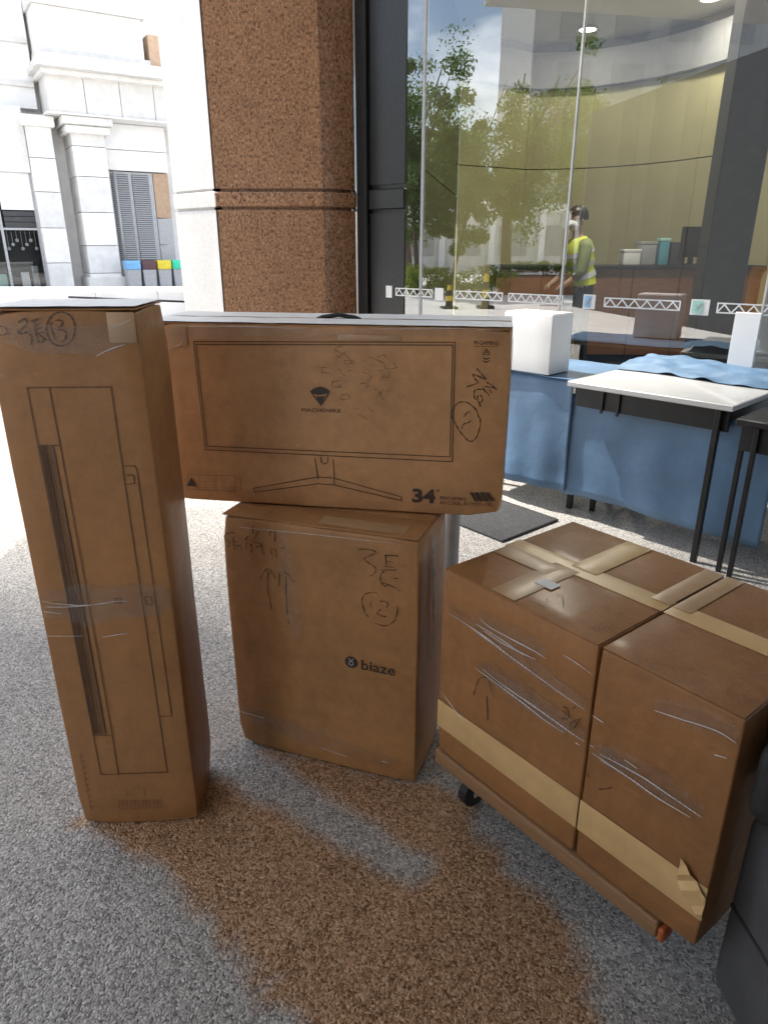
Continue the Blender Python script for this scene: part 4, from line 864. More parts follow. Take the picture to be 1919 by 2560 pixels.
# ---- tall narrow box
bl, rz, W = frame_of((-0.805, 1.437), (-0.4985, 1.451))
tb = empty('tall_box', (bl.x, bl.y, 0.0), rz, 'tall narrow brown cardboard box standing on end at the left, marked 13', 'box')
rbox('carton_body', (W, 0.215, 1.326), 0.0045, M['card_tall'], tb, (0, 0, 0.002), (8, 4, 16), 0.0016, 1, 0.009)
rbox('top_flap', (W - 0.004, 0.105, 0.003), 0.0012, M['card_tall'], tb, (0.002, 0.001, 1.3285), (8, 2, 1), 0.0, 2)
rbox('top_flap', (W - 0.004, 0.105, 0.003), 0.0012, M['card_tall'], tb, (0.002, 0.109, 1.3285), (8, 2, 1), 0.0, 3)
strokes('printed_outline', S['tall_print'], 0.0021, M['ink_brown'], tb, curved=False, taper=False)
strokes('printed_stripes', S['tall_hatch'][:3], 0.0035, M['ink_brown'], tb, curved=False, taper=False)
strokes('printed_stripes', S['tall_hatch'][3:5], 0.0018, M['ink_brown'], tb, curved=False, taper=False)
strokes('printed_stripes', [S['tall_hatch'][5]], 0.0075, M['ink_soft'], tb, curved=False, taper=False)
strokes('handwriting', S['tall_hand'], 0.0030, M['marker'], tb)
# small printed line of blurred text up the left edge and the handling symbols at the foot
vt = []
for k in range(30):
    z = 0.05 + k * 0.0063
    vt.append([(0.026 + 0.0006 * (k % 2), z), (0.026 + 0.004 + 0.004 * ((k * 7) % 3), z + 0.001)])
    if k % 3: vt.append([(0.030 + 0.002 * (k % 2), z), (0.030 + 0.002 * (k % 2), z + 0.004)])
strokes('printed_text_line', vt, 0.0014, M['ink_brown'], tb, curved=False, taper=False)
sy = []
for k in range(4):
    x = 0.105 + k * 0.03
    sy += [[(x, 0.052), (x + 0.02, 0.052), (x + 0.02, 0.078), (x, 0.078), (x, 0.052)], [(x + 0.01, 0.056), (x + 0.01, 0.073)], [(x + 0.005, 0.066), (x + 0.01, 0.073), (x + 0.015, 0.066)]]
sy += [[(0.13, 0.096), (0.13, 0.116)], [(0.122, 0.099), (0.14, 0.099)], [(0.175, 0.09), (0.175, 0.122)]]
strokes('handling_symbols', sy, 0.0016, M['ink_soft'], tb, curved=False, taper=False)
film_band(tb, [(0.01, 0.67), (0.12, 0.665), (0.30, 0.68)], 0.10, 1)
film_band(tb, [(0.02, 1.29), (0.16, 1.27), (0.30, 1.28)], 0.06, 3)
film_glare_sheet(tb, 0.002, W - 0.002, 0.001, 0.212, 1.3365, 7)
ropes('film_crease', S['tall_film'] + S['tall_film2'], M['film_rope'], tb, 0.0013, 0.0032)
rbox('tape_strip', (0.055, 0.0008, 0.06), 0.0003, M['tape_clear'], tb, (W - 0.06, -0.0028, 1.265), (2, 1, 2))

# ---- middle box
bl, rz, W = frame_of((-0.448, 1.769), (0.09, 1.583))
mb = empty('middle_box', (bl.x, bl.y, 0), rz, 'upright brown cardboard box marked 12 with two pen arrows, standing under the monitor box', 'box')
HM = 0.768; DM = 0.27
rbox('carton_body', (W, DM, HM - 0.006), 0.008, M['card_mid'], mb, (0, 0, 0.002), (10, 5, 12), 0.0018, 5, 0.009)
rbox('top_flap', (W - 0.01, 0.132, 0.003), 0.0012, M['card_mid'], mb, (0.005, 0.002, HM - 0.0045), (8, 2, 1))
rbox('top_flap', (W - 0.01, 0.132, 0.003), 0.0012, M['card_mid'], mb, (0.005, 0.136, HM - 0.0045), (8, 2, 1))
rbox('tape_strip', (0.24, 0.055, 0.0006), 0.0002, M['tape_clear'], mb, (0.28, 0.022, HM - 0.001), (4, 2, 1))
film_band(mb, [(0.19, 0.74), (0.20, 0.60), (0.215, 0.42)], 0.05, 2)
film_band(mb, [(0.02, 0.13), (0.2, 0.09), (0.5, 0.06)], 0.06, 5)
strokes('handwriting', S['mid_hand'], 0.0028, M['marker'], mb)
strokes('handwriting', S['mid_hand2'], 0.0026, M['marker'], mb)
strokes('handwriting', S['mid_top'], 0.0018, M['marker'], mb, 0.0004, top=HM + 0.0003)
lettering('printed_brand_name', 'biaze', 0.4085, 0.3575, 0.098, 0.0315, M['ink'], mb, bold=0.012)
ci = lambda cx, cz, r, n=28: [(cx + r * math.cos(2 * math.pi * k / n), cz + r * math.sin(2 * math.pi * k / n)) for k in range(n)]
lg = polys('printed_logo', [ci(0.379, 0.3745, 0.0185)], M['ink'], mb)
strokes('logo_mark', [ci(0.379, 0.3715, 0.0062) + [ci(0.379, 0.3715, 0.0062)[0]], [(0.3715, 0.3865), (0.379, 0.3795), (0.3865, 0.3865)]], 0.0026, M['grey_metal'], lg, 0.0034, curved=False, taper=False)
rp = [[(0.01, 0.12), (0.09, 0.115)], [(0.28, 0.055), (0.36, 0.045)], [(0.47, 0.06), (0.50, 0.06)], [(0.06, 0.735), (0.3, 0.745), (0.52, 0.75)]]
ropes('film_crease', rp, M['film_rope'], mb, 0.0010, 0.0032)
film_gather = tube('film_gather', [(W + 0.006, 0.10, 0.74), (W + 0.008, 0.12, 0.55), (W + 0.007, 0.13, 0.35)], [0.003, 0.006, 0.002], M['film_rope'], mb, 6)

# ---- wide monitor box lying across the middle box
bl, rz, W = frame_of((-0.639, 1.886), (0.313, 1.727))
wb = empty('monitor_box', (bl.x, bl.y, 0.7695), rz, 'wide brown monitor box printed with a screen outline, lying across the middle box', 'box')
HW = 0.490; DW = 0.285
rbox('carton_body', (W, DW, HW), 0.006, M['card_mon'], wb, (0, 0, 0), (12, 5, 8), 0.0016, 8, 0.012)
rbox('top_flap', (W - 0.006, 0.138, 0.003), 0.0012, M['card_mon'], wb, (0.003, 0.002, HW - 0.0005), (10, 2, 1))
rbox('top_flap', (W - 0.006, 0.138, 0.003), 0.0012, M['card_mon'], wb, (0.003, 0.144, HW - 0.0005), (10, 2, 1))
hd = empty('carry_handle', (0.50, 0.142, HW + 0.003)); hd.parent = wb
hd2 = tube('handle_strap', [(-0.06, 0, 0.0), (-0.045, 0, 0.006), (0, 0, 0.013), (0.045, 0, 0.006), (0.06, 0, 0.0)], 0.006, M['rubber'], wb, 8); hd2.location = (0.50, 0.142, HW + 0.003)
bpy.data.objects.remove(hd)
rbox('handle_recess', (0.19, 0.012, 0.003), 0.001, M['rubber'], wb, (0.405, 0.136, HW + 0.0014), (4, 2, 1))
strokes('printed_outline', S['mon_print'], 0.0022, M['ink_brown'], wb, curved=False, taper=False)
strokes('warning_label', S['mon_label'], 0.0011, M['ink_soft'], wb, curved=False, taper=False)
wt = polys('warning_triangle', S['mon_tri'], M['ink'], wb)
L = S['mon_logo']
lg = polys('printed_logo', [L[0]], M['ink'], wb)
polys('logo_mark', L[1:], M['card_mon'], lg, 0.0034)
strokes('handwriting', S['mon_hand'], 0.0029, M['marker'], wb)
strokes('worn_handwriting', S['mon_hand2'], 0.0018, M['marker_faint'], wb)
strokes('printed_arrow', S['mon_arrow'], 0.0012, M['ink_brown'], wb, curved=False, taper=False)
polys('printed_chevron', S['mon_chev'], M['ink'], wb)
polys('printed_hatching', S['mon_hat'], M['ink'], wb)
lettering('printed_brand_name', 'MACHENIKE', 0.4278, 0.2685, 0.1055, 0.0105, M['ink_brown'], wb, bold=0.0, slope=0.02)
lettering('printed_size', '34', 0.7254, 0.0312, 0.062, 0.0405, M['ink'], wb, bold=0.035)
lettering('printed_inch_mark', '"', 0.7915, 0.0645, 0.006, 0.008, M['ink_brown'], wb, bold=0.0)
lettering('printed_brand_name', 'MACHENIKE', 0.80, 0.0445, 0.071, 0.0092, M['ink'], wb, bold=0.0)
lettering('printed_slogan', 'AS COOL AS YOU ARE', 0.80, 0.0305, 0.138, 0.0095, M['ink'], wb, bold=0.0, slope=0.01)
lettering('printed_range_name', 'M-GAMING', 0.872, 0.4532, 0.0605, 0.0098, M['ink'], wb, bold=0.0)
strokes('printed_underline', [[(0.872, 0.4495), (0.930, 0.4498)]], 0.0009, M['ink_brown'], wb, curved=False, taper=False)
rbox('tape_strip', (0.05, 0.0008, 0.055), 0.0003, M['tape_clear'], wb, (0.075, -0.003, HW - 0.057), (2, 1, 2))
rbox('tape_strip', (0.16, 0.0008, 0.014), 0.0003, M['tape_clear'], wb, (0.53, -0.003, HW - 0.032), (3, 1, 1))
rbox('tape_strip', (0.0008, 0.06, 0.4), 0.0003, M['tape_clear'], wb, (W + 0.0022, 0.11, 0.05), (1, 2, 4))
for y in (0.0, 0.150): film_glare_sheet(wb, 0.002, W - 0.002, y, y + 0.134, HW + 0.0065, 5)
for i, (ln, w) in enumerate((([(0.05, 0.46), (0.3, 0.475), (0.55, 0.47)], 0.03), ([(0.55, 0.48), (0.75, 0.482), (0.93, 0.478)], 0.02))): film_band(wb, ln, w, i + 3)
ropes('film_crease', [[(0.1, HW - 0.006), (0.3, HW - 0.004), (0.45, HW - 0.008)], [(0.02, 0.42), (0.1, 0.435), (0.12, 0.47)], [(0.62, HW - 0.004), (0.8, HW + 0.001), (0.94, HW - 0.002)]], M['film_rope'], wb, 0.0013, 0.0032)

# ---- the two taped cartons on their dolly
bl, rz, W = frame_of((0.144, 1.527), (0.60, 0.95))
ZB = 0.181; ZT = 0.718; DC = 0.50; SE = 0.447
def carton(name, x0, x1, mat, label, seed):
    e = empty(name, (bl.x + math.cos(rz) * x0, bl.y + math.sin(rz) * x0, ZB), rz, label, 'carton', 'cartons taped together on the dolly')
    w = x1 - x0; h = ZT - ZB - 0.003
    rbox('carton_body', (w, DC, h), 0.005, mat, e, (0, 0, 0), (7, 7, 8), 0.0010, seed, 0.003)
    for y in (0.002, DC / 2 + 0.001): rbox('top_flap', (w - 0.006, DC / 2 - 0.003, 0.003), 0.0012, mat, e, (0.003, y, h - 0.0003), (4, 4, 1))
    rbox('belt_tape', (w + 0.001, 0.0008, 0.082), 0.0003, M['tape'], e, (-0.0005, -0.003, 0.257 - ZB), (8, 1, 3), 0.0003, seed + 2)
    rbox('seam_tape', (w + 0.001, 0.062, 0.0008), 0.0003, M['tape'], e, (-0.0005, DC / 2 - 0.031, h + 0.0032), (8, 3, 1))
    return e, w, h
cA, wA, hA = carton('shipping_carton', 0.0, SE, M['card_left'], 'larger taped carton on the dolly, the far one beside the middle box', 31)
cB, wB, hB = carton('shipping_carton', SE + 0.005, W, M['card_right'], 'smaller taped carton on the dolly, the near one beside the black backpack', 33)
rbox('cross_tape', (0.072, 0.235, 0.0008), 0.0003, M['tape'], cA, (0.185, 0.255, hA + 0.0045), (2, 6, 1), 0.0003, 71)
rbox('worn_tape', (0.072, 0.23, 0.0007), 0.0002, M['tape_clear'], cA, (0.15, 0.008, hA + 0.0038), (2, 5, 1), 0.0003, 72)
rbox('worn_tape', (0.17, 0.06, 0.0006), 0.0002, M['tape_clear'], cA, (0.01, 0.165, hA + 0.0042), (4, 2, 1), 0.0003, 73)
rbox('cross_tape', (0.046, 0.235, 0.0008), 0.0003, M['tape_clear'], cA, (0.400, 0.255, hA + 0.0046), (2, 5, 1), 0.0003, 74)
rbox('label_remnant', (0.05, 0.035, 0.0006), 0.0002, M['white'], cA, (0.19, 0.11, hA + 0.0052), (3, 3, 1), 0.0006, 4)
rbox('cross_tape', (0.040, 0.235, 0.0008), 0.0003, M['tape_clear'], cB, (0.001, 0.255, hB + 0.0046), (2, 5, 1), 0.0003, 75)
lA = lambda ls: [[(x, z - ZB) for x, z in l] for l in ls]
strokes('handwriting', lA(S['car_hand']), 0.0027, M['marker'], cA, 0.0032)
strokes('handwriting', S['car_top'], 0.0016, M['marker'], cA, 0.0006, top=hA + 0.0048)
def split(ls, x0, x1):
    out = []
    for l in ls:
        pts = [tuple(p) for p in smooth_poly(l, 4)]
        q = [(p[0] - x0, p[1] - ZB) for p in pts if x0 <= p[0] <= x1]
        if len(q) > 1: out.append(q)
    return out
ropes('film_crease', split(S['car_film'] + S['car_film2'], 0, SE), M['film_rope'], cA, 0.0016, 0.0040)
ropes('film_crease', split(S['car_film'] + S['car_film2'], SE + 0.005, W), M['film_rope'], cB, 0.0016, 0.0040)
F_ALL = S['car_film'] + S['car_film2']
for i, (ln, w) in enumerate(((F_ALL[0], 0.05), (F_ALL[2], 0.04), (F_ALL[6], 0.045), (F_ALL[7], 0.06), (F_ALL[8], 0.05), (F_ALL[10], 0.045), (F_ALL[11], 0.05), (F_ALL[12], 0.035))):
    for par, x0, x1 in ((cA, 0.0, SE), (cB, SE + 0.005, W)):
        for q in split([ln], x0 + 0.002, x1 - 0.002):
            q = [(p[0] + (0.002), p[1] + 0.012) for p in q]
            if len(q) > 2: film_band(par, q, w, i)
# crumpled end of the belt tape
cv = []
cf = []
for i in range(6):
    for j in range(4):
        x = wB - 0.055 + 0.058 * i / 5; z = 0.257 - ZB + 0.055 + 0.06 * j / 3 - 0.05 * (i / 5)
        cv.append((x, -0.004 - 0.008 * abs(math.sin(i * 1.9 + j * 1.3)), z))
for i in range(5):
    for j in range(3): k = i * 4 + j; cf.append((k, k + 4, k + 5, k + 1))
mobj('crumpled_tape_end', cv, cf, M['tape'], cB)
# dolly under them
dl = empty('flat_dolly', (bl.x, bl.y, 0), rz, 'low plywood dolly on black casters carrying the two cartons', 'dolly')
rbox('platform', (0.665, 0.47, 0.044), 0.006, M['ply'], dl, (-0.004, -0.006, 0.1345), (6, 5, 1))
rbox('end_cap', (0.016, 0.04, 0.036), 0.008, M['orange'], dl, (0.662, -0.008, 0.135), (2, 2, 2))
for (x, y) in ((0.07, 0.075), (0.56, 0.17), (0.07, 0.41), (0.56, 0.41)):
    wh = tube('caster', [(x - 0.013, y, 0.045), (x + 0.013, y, 0.045)], 0.045, M['rubber'], dl, 18, False)
    bm = bmesh.new()
    add_box(bm, (x - 0.02, y - 0.03, 0.115), (x + 0.02, y + 0.03, 0.134)); add_box(bm, (x - 0.02, y - 0.012, 0.035), (x - 0.015, y + 0.012, 0.1145)); add_box(bm, (x + 0.015, y - 0.012, 0.035), (x + 0.02, y + 0.012, 0.1145))
    bobj('fork', bm, M['grey_metal'], wh)
# ---- black bag on the case, leaning on the near end of the cartons
bk = empty('backpack', (bl.x + math.cos(rz) * (W + 0.004), bl.y + math.sin(rz) * (W + 0.004), 0.5), rz, 'black fabric backpack lying on the dark case against the near end of the cartons', 'backpack')
rbox('main_bag', (0.24, 0.36, 0.215), 0.07, M['bag'], bk, (0.0, 0.045, 0.0), (6, 8, 6), 0.006, 41)
rbox('front_pocket', (0.20, 0.06, 0.15), 0.025, M['bag'], bk, (0.02, 0.0, 0.03), (5, 3, 5), 0.004, 42)
tube('handle', [(0.10, 0.14, 0.21), (0.10, 0.15, 0.245), (0.10, 0.20, 0.255), (0.10, 0.25, 0.245), (0.10, 0.26, 0.21)], 0.011, M['bag'], bk, 8)
tube('shoulder_strap', [(0.06, 0.03, 0.17), (0.08, -0.012, 0.10), (0.12, -0.016, 0.05), (0.17, 0.0, 0.02)], [0.016, 0.018, 0.018, 0.014], M['bag'], bk, 8)
# ---- dark grey hard case at the lower right
hc2 = empty('hard_case', (0.668, 1.0, 0), R(-86), 'dark grey hard suitcase standing at the lower right corner', 'suitcase')
rbox('shell', (0.50, 0.30, 0.455), 0.035, M['case'], hc2, (0, 0, 0.035), (6, 4, 6), 0.0012, 51)
for x in (0.06, 0.44):
    for y in (0.05, 0.25): tube('wheel', [(x, y - 0.012, 0.02), (x, y + 0.012, 0.02)], 0.02, M['rubber'], hc2, 12)
rbox('seam', (0.46, 0.008, 0.008), 0.003, M['rubber'], hc2, (0.02, -0.003, 0.26), (4, 1, 1))
tube('handle', [(0.17, 0.15, 0.49), (0.18, 0.15, 0.515), (0.32, 0.15, 0.515), (0.33, 0.15, 0.49)], 0.009, M['rubber'], hc2, 8)

# ================================================================== TABLES BY THE GLASS
TE = Vector((0.69, -0.724, 0)).normalized(); trz = math.atan2(TE.y, TE.x); ZTAB = 0.79
ta = empty('white_table', (0.957, 3.634, 0), trz, 'white topped folding table on black metal legs in front of the glass', 'table')
box('table_top', (0, 0, ZTAB - 0.028), (0.845, 0.74, ZTAB), M['table_white'], ta, 0.004)
bm = bmesh.new(); add_box(bm, (0.03, 0.055, ZTAB - 0.135), (0.815, 0.075, ZTAB - 0.03)); add_box(bm, (0.03, 0.69, ZTAB - 0.085), (0.815, 0.71, ZTAB - 0.03)); add_box(bm, (0.03, 0.077, ZTAB - 0.085), (0.05, 0.688, ZTAB - 0.03)); add_box(bm, (0.795, 0.077, ZTAB - 0.085), (0.815, 0.688, ZTAB - 0.03))
bobj('apron', bm, M['black_metal'], ta)
for x, y in ((0.06, 0.30), (0.06, 0.675), (0.775, 0.035), (0.775, 0.675)): box('leg', (x - 0.014, y - 0.014, 0), (x + 0.014, y + 0.014, ZTAB - 0.031), M['black_metal'], ta, 0.003)
box('side_stretcher', (0.763, 0.15, 0.20), (0.787, 0.658, 0.225), M['black_metal'], ta); box('side_stretcher', (0.048, 0.315, 0.20), (0.072, 0.658, 0.225), M['black_metal'], ta)
for x in (0.18, 0.27): box('under_bracket', (x, 0.042, ZTAB - 0.15), (x + 0.012, 0.053, ZTAB - 0.03), M['black_metal'], ta)
def wavy_sheet(name, x0, x1, z0, z1, y, amp, freq, mat, parent, nx=60, nz=14, seed=0):
    V_ = []; F_ = []
    for j in range(nz + 1):
        for i in range(nx + 1):
            x = x0 + (x1 - x0) * i / nx; t = j / nz; z = z0 + (z1 - z0) * t
            a = amp * (1.15 - t) * (math.sin(x * freq + seed) + 0.5 * math.sin(x * freq * 2.3 + 1.3 + seed)) + 0.006 * noise.noise(Vector((x * 6, z * 6, seed)))
            V_.append((x, y + a, z + 0.012 * math.sin(x * 5 + seed) * (1 - t)))
    for j in range(nz):
        for i in range(nx): k = j * (nx + 1) + i; F_.append((k, k + 1, k + nx + 2, k + nx + 1))
    o = mobj(name, V_, F_, mat, parent, True); sm = o.modifiers.new('thickness', 'SOLIDIFY'); sm.thickness = 0.002; return o
sk = empty('blue_table_skirt', (0.957, 3.634, 0), trz, 'light blue cloth skirt hanging under the white table top', 'cloth')
wavy_sheet('skirt_cloth', -0.05, 1.02, 0.125, 0.70, 0.135, 0.009, 9, M['blue_cloth'], sk)
# cloth covered table to the left
tc = empty('blue_covered_table', (0.957, 3.634, 0), trz, 'table fully covered by a blue cloth left of the white table', 'table')
box('table_board', (-0.95, 0.125, 0.75), (-0.012, 0.72, 0.775), M['grey_metal'], tc)
for x in (-0.9, -0.06):
    for y in (0.25, 0.66): box('leg', (x - 0.014, y - 0.014, 0), (x + 0.014, y + 0.014, 0.749), M['black_metal'], tc)
wavy_sheet('cloth_drop', -0.96, -0.03, 0.125, 0.772, 0.11, 0.010, 12, M['blue_cloth'], tc, seed=2)
V_ = []; F_ = []
for j in range(11):
    for i in range(21):
        x = -0.96 + 0.948 * i / 20; y = 0.09 + 0.645 * j / 10; V_.append((x, y, 0.779 + 0.004 * noise.noise(Vector((x * 7, y * 7, 1)))))
for j in range(10):
    for i in range(20): k = j * 21 + i; F_.append((k, k + 1, k + 22, k + 21))
mobj('cloth_top', V_, F_, M['blue_cloth'], tc, True)
# crumpled blue sheet along the back of the tables
cs = empty('crumpled_blue_sheet', (0.957, 3.634, 0), trz, 'crumpled light blue plastic sheet heaped along the back of the white table', 'sheet')
V_ = []; F_ = []; nx_, ny_ = 70, 18
for j in range(ny_ + 1):
    for i in range(nx_ + 1):
        x = -0.01 + 1.55 * i / nx_; t = j / ny_; y = 0.50 + 0.46 * t + 0.025 * math.sin(x * 7)
        hgt = 0.03 * math.sin(math.pi * min(1, t * 0.75 + 0.02)) ** 0.8 * (0.85 + 0.25 * math.sin(x * 6.5 + 1)) + 0.02 * noise.noise(Vector((x * 9, y * 14, 4)))
        V_.append((x, y, ZTAB + 0.006 + max(0.0, hgt) + 0.0006 * j))
for j in range(ny_):
    for i in range(nx_): k = j * (nx_ + 1) + i; F_.append((k, k + 1, k + nx_ + 2, k + nx_ + 1))
mobj('sheet', V_, F_, M['blue_cloth'], cs, True)
# back table that carries the sheet beyond the white top
tk = empty('narrow_back_table', (0.957, 3.634, 0), trz, 'narrow white table between the white table and the glass under the blue sheet', 'table')
box('table_top', (-0.02, 0.75, ZTAB - 0.03), (1.6, 0.985, ZTAB - 0.004), M['table_white'], tk)
for x in (0.03, 1.5):
    for y in (0.78, 0.96): box('leg', (x - 0.012, y - 0.012, 0), (x + 0.012, y + 0.012, ZTAB - 0.031), M['black_metal'], tk)
# white box on the covered table, narrow white box on the sheet
wx = empty('white_foam_box', (0.957, 3.634, 0.784), trz, 'plain bright white box standing on the blue covered table right of the monitor box', 'box')
rbox('body', (0.32, 0.20, 0.318), 0.005, M['white'], wx, (-0.50, 0.095, 0), (3, 3, 3)); rbox('lid_flap', (0.31, 0.19, 0.004), 0.0015, M['white'], wx, (-0.495, 0.10, 0.3185), (3, 3, 1))
wn_ = empty('white_display_stand', (0.957, 3.634, ZTAB + 0.03), trz, 'narrow upright white panel standing in the blue sheet at the right', 'panel')
box('panel', (0.44, 0.925, 0.0), (0.575, 0.94, 0.29), M['white'], wn_, 0.002); box('foot', (0.43, 0.90, -0.012), (0.585, 0.96, -0.001), M['white'], wn_)
# black framed table at the right edge
st = empty('black_table', (0.957, 3.634, 0), trz, 'black framed table with thin legs, cut off by the right edge', 'table')
box('table_top', (0.875, -0.03, 0.715), (1.9, 0.55, 0.745), M['black_metal'], st, 0.004)
box('apron', (0.895, 0.0, 0.60), (1.88, 0.02, 0.712), M['black_metal'], st); box('apron', (0.895, 0.022, 0.60), (0.915, 0.52, 0.712), M['black_metal'], st)
for x, y in ((0.905, 0.012), (0.965, -0.012), (0.905, 0.5), (1.85, 0.012), (1.85, 0.5)): box('leg', (x - 0.011, y - 0.011, 0), (x + 0.011, y + 0.011, 0.599 if y > 0 else 0.714), M['black_metal'], st, 0.003)
# steel stanchion behind the middle box
sp_ = empty('steel_stanchion', (0.275, 2.62, 0), 0, 'grey steel post standing behind the middle box, below the monitor box', 'post')
bm = bmesh.new(); add_lathe(bm, [(0.16, 0.0), (0.16, 0.012), (0.12, 0.022), (0.04, 0.03)], 28); bmesh.ops.recalc_face_normals(bm, faces=bm.faces); bobj('base', bm, M['grey_metal'], sp_, False)
tube('post', [(0, 0, 0.03), (0, 0, 0.90)], 0.034, M['grey_metal'], sp_, 18)
bm = bmesh.new(); add_lathe(bm, [(0.038, 0.90), (0.042, 0.91), (0.042, 0.955), (0.03, 0.965)], 20); bmesh.ops.recalc_face_normals(bm, faces=bm.faces); bobj('cap', bm, M['black_metal'], sp_, False)
# dark doormat
dmz = math.atan2(-0.291, 0.246)
dm = empty('doormat', (0.968, 3.621, 0.004), dmz, 'dark speckled doormat on the ground between the monitor box and the blue skirt', 'mat')
box('mat', (-1.0, -0.46, 0.0), (0.0, 0.0, 0.012), M['mat_dark'], dm, 0.004); box('edge_strip', (-1.0, 0.001, 0.0), (0.0, 0.018, 0.009), M['rubber'], dm)

# ================================================================== THE PERSON IN THE LOBBY
pe = empty('person', (2.28, 8.55, 0.006), R(8), 'person in a yellow green hi-vis vest and face mask facing left behind the glass', 'person')
pe.scale = (1.0, 1.0, 1.03)
def skin_mesh(name, verts, edges, rad, mat, parent, root=0):
    me = bpy.data.meshes.new(name); me.from_pydata(verts, edges, []); me.materials.append(mat)
    o = bpy.data.objects.new(name, me); COL.objects.link(o); o.parent = parent
    m = o.modifiers.new('skin', 'SKIN'); m.use_smooth_shade = True
    for i, r in enumerate(rad):
        sv = me.skin_vertices[0].data[i]; sv.radius = (r, r) if not hasattr(r, '__len__') else r; sv.use_root = (i == root)
    s = o.modifiers.new('subdivision', 'SUBSURF'); s.levels = 2; s.render_levels = 2
    return o
bv = [(0, 0, 0.95), (-0.02, 0, 1.15), (-0.04, 0, 1.36), (-0.06, 0, 1.50), (-0.08, 0, 1.585), (-0.10, 0, 1.665), (-0.085, 0, 1.74)]
be = [(i, i + 1) for i in range(6)]; br_ = [(0.15, 0.12), (0.14, 0.11), (0.165, 0.12), (0.06, 0.06), (0.075, 0.07), (0.098, 0.08), (0.08, 0.07)]
def limb(start, chain, rads):
    prev = start
    for p, r in zip(chain, rads): bv.append(p); br_.append((r, r)); be.append((prev, len(bv) - 1)); prev = len(bv) - 1
    return prev
for s in (-1, 1):
    hnd = limb(2, [(-0.04, s * 0.19, 1.40), (-0.07, s * 0.235, 1.14), (-0.24, s * 0.20, 1.00), (-0.30, s * 0.185, 0.97)], [0.062, 0.045, 0.034, 0.032])
    for f in range(4): limb(hnd, [(-0.345, s * (0.16 + 0.016 * f), 0.945), (-0.355 + 0.004 * f, s * (0.16 + 0.016 * f), 0.905 + 0.004 * abs(f - 1))], [0.009, 0.007])
    limb(hnd, [(-0.315, s * 0.145, 0.955), (-0.325, s * 0.135, 0.925)], [0.010, 0.008])
    limb(0, [(0.0, s * 0.095, 0.86), (-0.015 - 0.05 * s, s * 0.10, 0.50), (0.01 - 0.06 * s, s * 0.10, 0.09), (-0.10 - 0.06 * s, s * 0.11, 0.045)], [0.085, 0.062, 0.042, 0.038])
skin_mesh('body', bv, be, br_, M['skin'], pe)
def loft(name, secs, mat, parent, n=24, open_=True):
    V_ = []; F_ = []
    for (cx, cy, z, rx, ry, tilt) in secs:
        for k in range(n):
            a = 2 * math.pi * k / n; V_.append((cx + rx * math.cos(a), cy + ry * math.sin(a), z + tilt * math.cos(a)))
    for i in range(len(secs) - 1):
        for k in range(n): F_.append((i * n + k, i * n + (k + 1) % n, (i + 1) * n + (k + 1) % n, (i + 1) * n + k))
    if not open_: F_ += [tuple(range(n))[::-1], tuple(range((len(secs) - 1) * n, len(secs) * n))]
    return mobj(name, V_, F_, mat, parent, True)
vsec = [(0.02, 0, 0.99, 0.165, 0.215, 0.02), (0.01, 0, 1.05, 0.165, 0.21, 0.02), (-0.01, 0, 1.15, 0.15, 0.20, 0.015), (-0.03, 0, 1.30, 0.155, 0.215, 0.01), (-0.045, 0, 1.42, 0.135, 0.20, 0.02), (-0.06, 0, 1.49, 0.075, 0.10, 0.02)]
ve = loft('vest', vsec, M['vest'], pe)
def band(z0, z1):
    def at_z(z):
        for a, b in zip(vsec, vsec[1:]):
            if a[2] <= z <= b[2]:
                t = (z - a[2]) / (b[2] - a[2]); return [a[q] * (1 - t) + b[q] * t for q in range(6)]
    A = at_z(z0); B = at_z(z1)
    loft('reflective_band', [(A[0], 0, z0, A[3] + 0.006, A[4] + 0.006, 0.05), (B[0], 0, z1, B[3] + 0.006, B[4] + 0.006, 0.05)], M['reflective'], ve)
band(1.06, 1.12); band(1.18, 1.235); band(1.31, 1.355)
bm = bmesh.new()
add_tube(bm, [(0.01, 0, 1.03), (0.01, 0, 0.95), (0.0, 0, 0.86), (0.0, 0, 0.80)], [0.15, 0.165, 0.17, 0.13], 16)
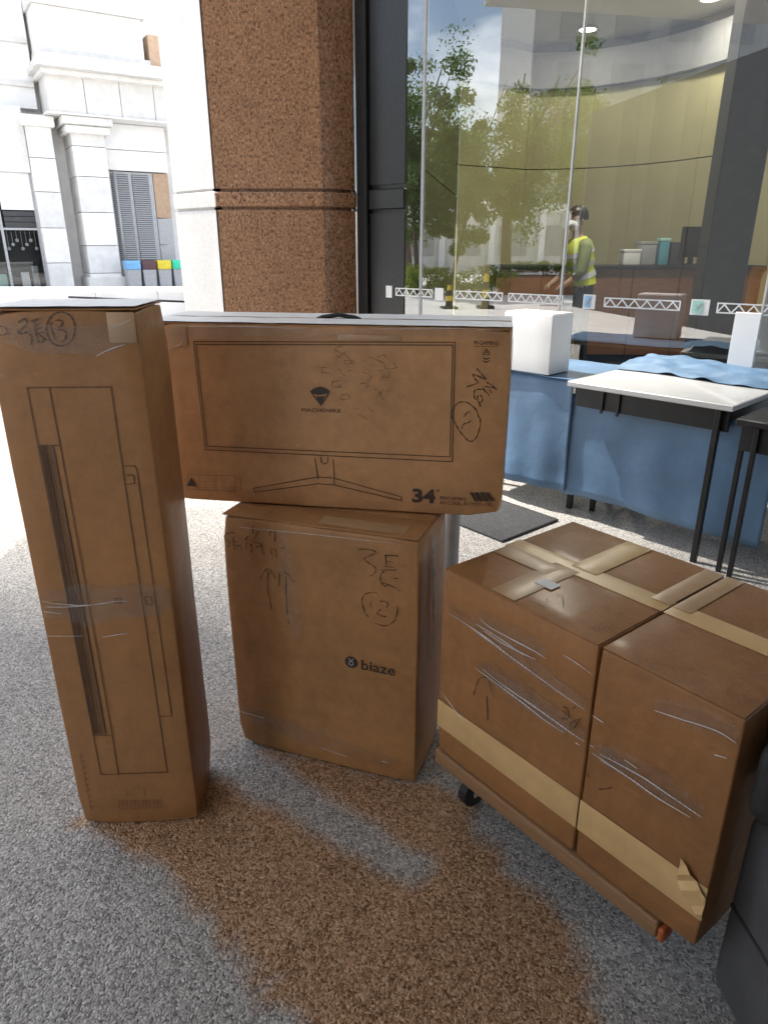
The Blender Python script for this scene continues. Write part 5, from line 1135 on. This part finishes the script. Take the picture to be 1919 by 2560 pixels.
for s in (-1, 1): add_tube(bm, [(0.0, s * 0.085, 0.90), (-0.005 - 0.02 * s, s * 0.095, 0.75), (-0.015 - 0.05 * s, s * 0.10, 0.50), (0.0 - 0.055 * s, s * 0.10, 0.30), (0.01 - 0.06 * s, s * 0.10, 0.07)], [0.105, 0.105, 0.085, 0.078, 0.075], 14)
bmesh.ops.recalc_face_normals(bm, faces=bm.faces)
bobj('trousers', bm, M['trousers'], pe, True)
for s in (-1, 1):
    tube('sleeve', [(-0.035, s * 0.16, 1.43), (-0.045, s * 0.20, 1.38), (-0.075, s * 0.238, 1.14), (-0.16, s * 0.22, 1.065)], [0.075, 0.075, 0.06, 0.05], M['sleeve'], pe, 12)
    tube('shoe', [(0.05 - 0.06 * s, s * 0.10, 0.035), (-0.03 - 0.06 * s, s * 0.105, 0.045), (-0.13 - 0.06 * s, s * 0.11, 0.035), (-0.17 - 0.06 * s, s * 0.11, 0.03)], [0.03, 0.046, 0.042, 0.025], M['rubber'], pe, 10)
    tube('ear', [(-0.075, s * 0.088, 1.63), (-0.07, s * 0.096, 1.66), (-0.075, s * 0.088, 1.69)], [0.008, 0.014, 0.01], M['skin'], pe, 8)
    tube('eye', [(-0.187, s * 0.032, 1.675), (-0.191, s * 0.032, 1.675)], 0.009, M['hair'], pe, 8)
bm = bmesh.new(); bmesh.ops.create_uvsphere(bm, u_segments=20, v_segments=12, radius=1.0)
for v in bm.verts: v.co = Vector((v.co.x * 0.122, v.co.y * 0.108, v.co.z * 0.122))
bmesh.ops.delete(bm, geom=[v for v in bm.verts if v.co.z < -0.035 or (v.co.x < -0.045 and v.co.z < 0.035)], context='VERTS')
ha = bobj('hair', bm, M['hair'], pe, True); ha.location = (-0.085, 0, 1.70)
bm = bmesh.new(); bmesh.ops.create_uvsphere(bm, u_segments=16, v_segments=10, radius=1.0)
for v in bm.verts: v.co = Vector((v.co.x * 0.085, v.co.y * 0.086, v.co.z * 0.062))
bmesh.ops.delete(bm, geom=[v for v in bm.verts if v.co.x > 0.0], context='VERTS')
mk = bobj('face_mask', bm, M['mask'], pe, True); mk.location = (-0.115, 0, 1.615)
tube('nose', [(-0.188, 0, 1.672), (-0.205, 0, 1.645)], [0.008, 0.014], M['skin'], pe, 8)
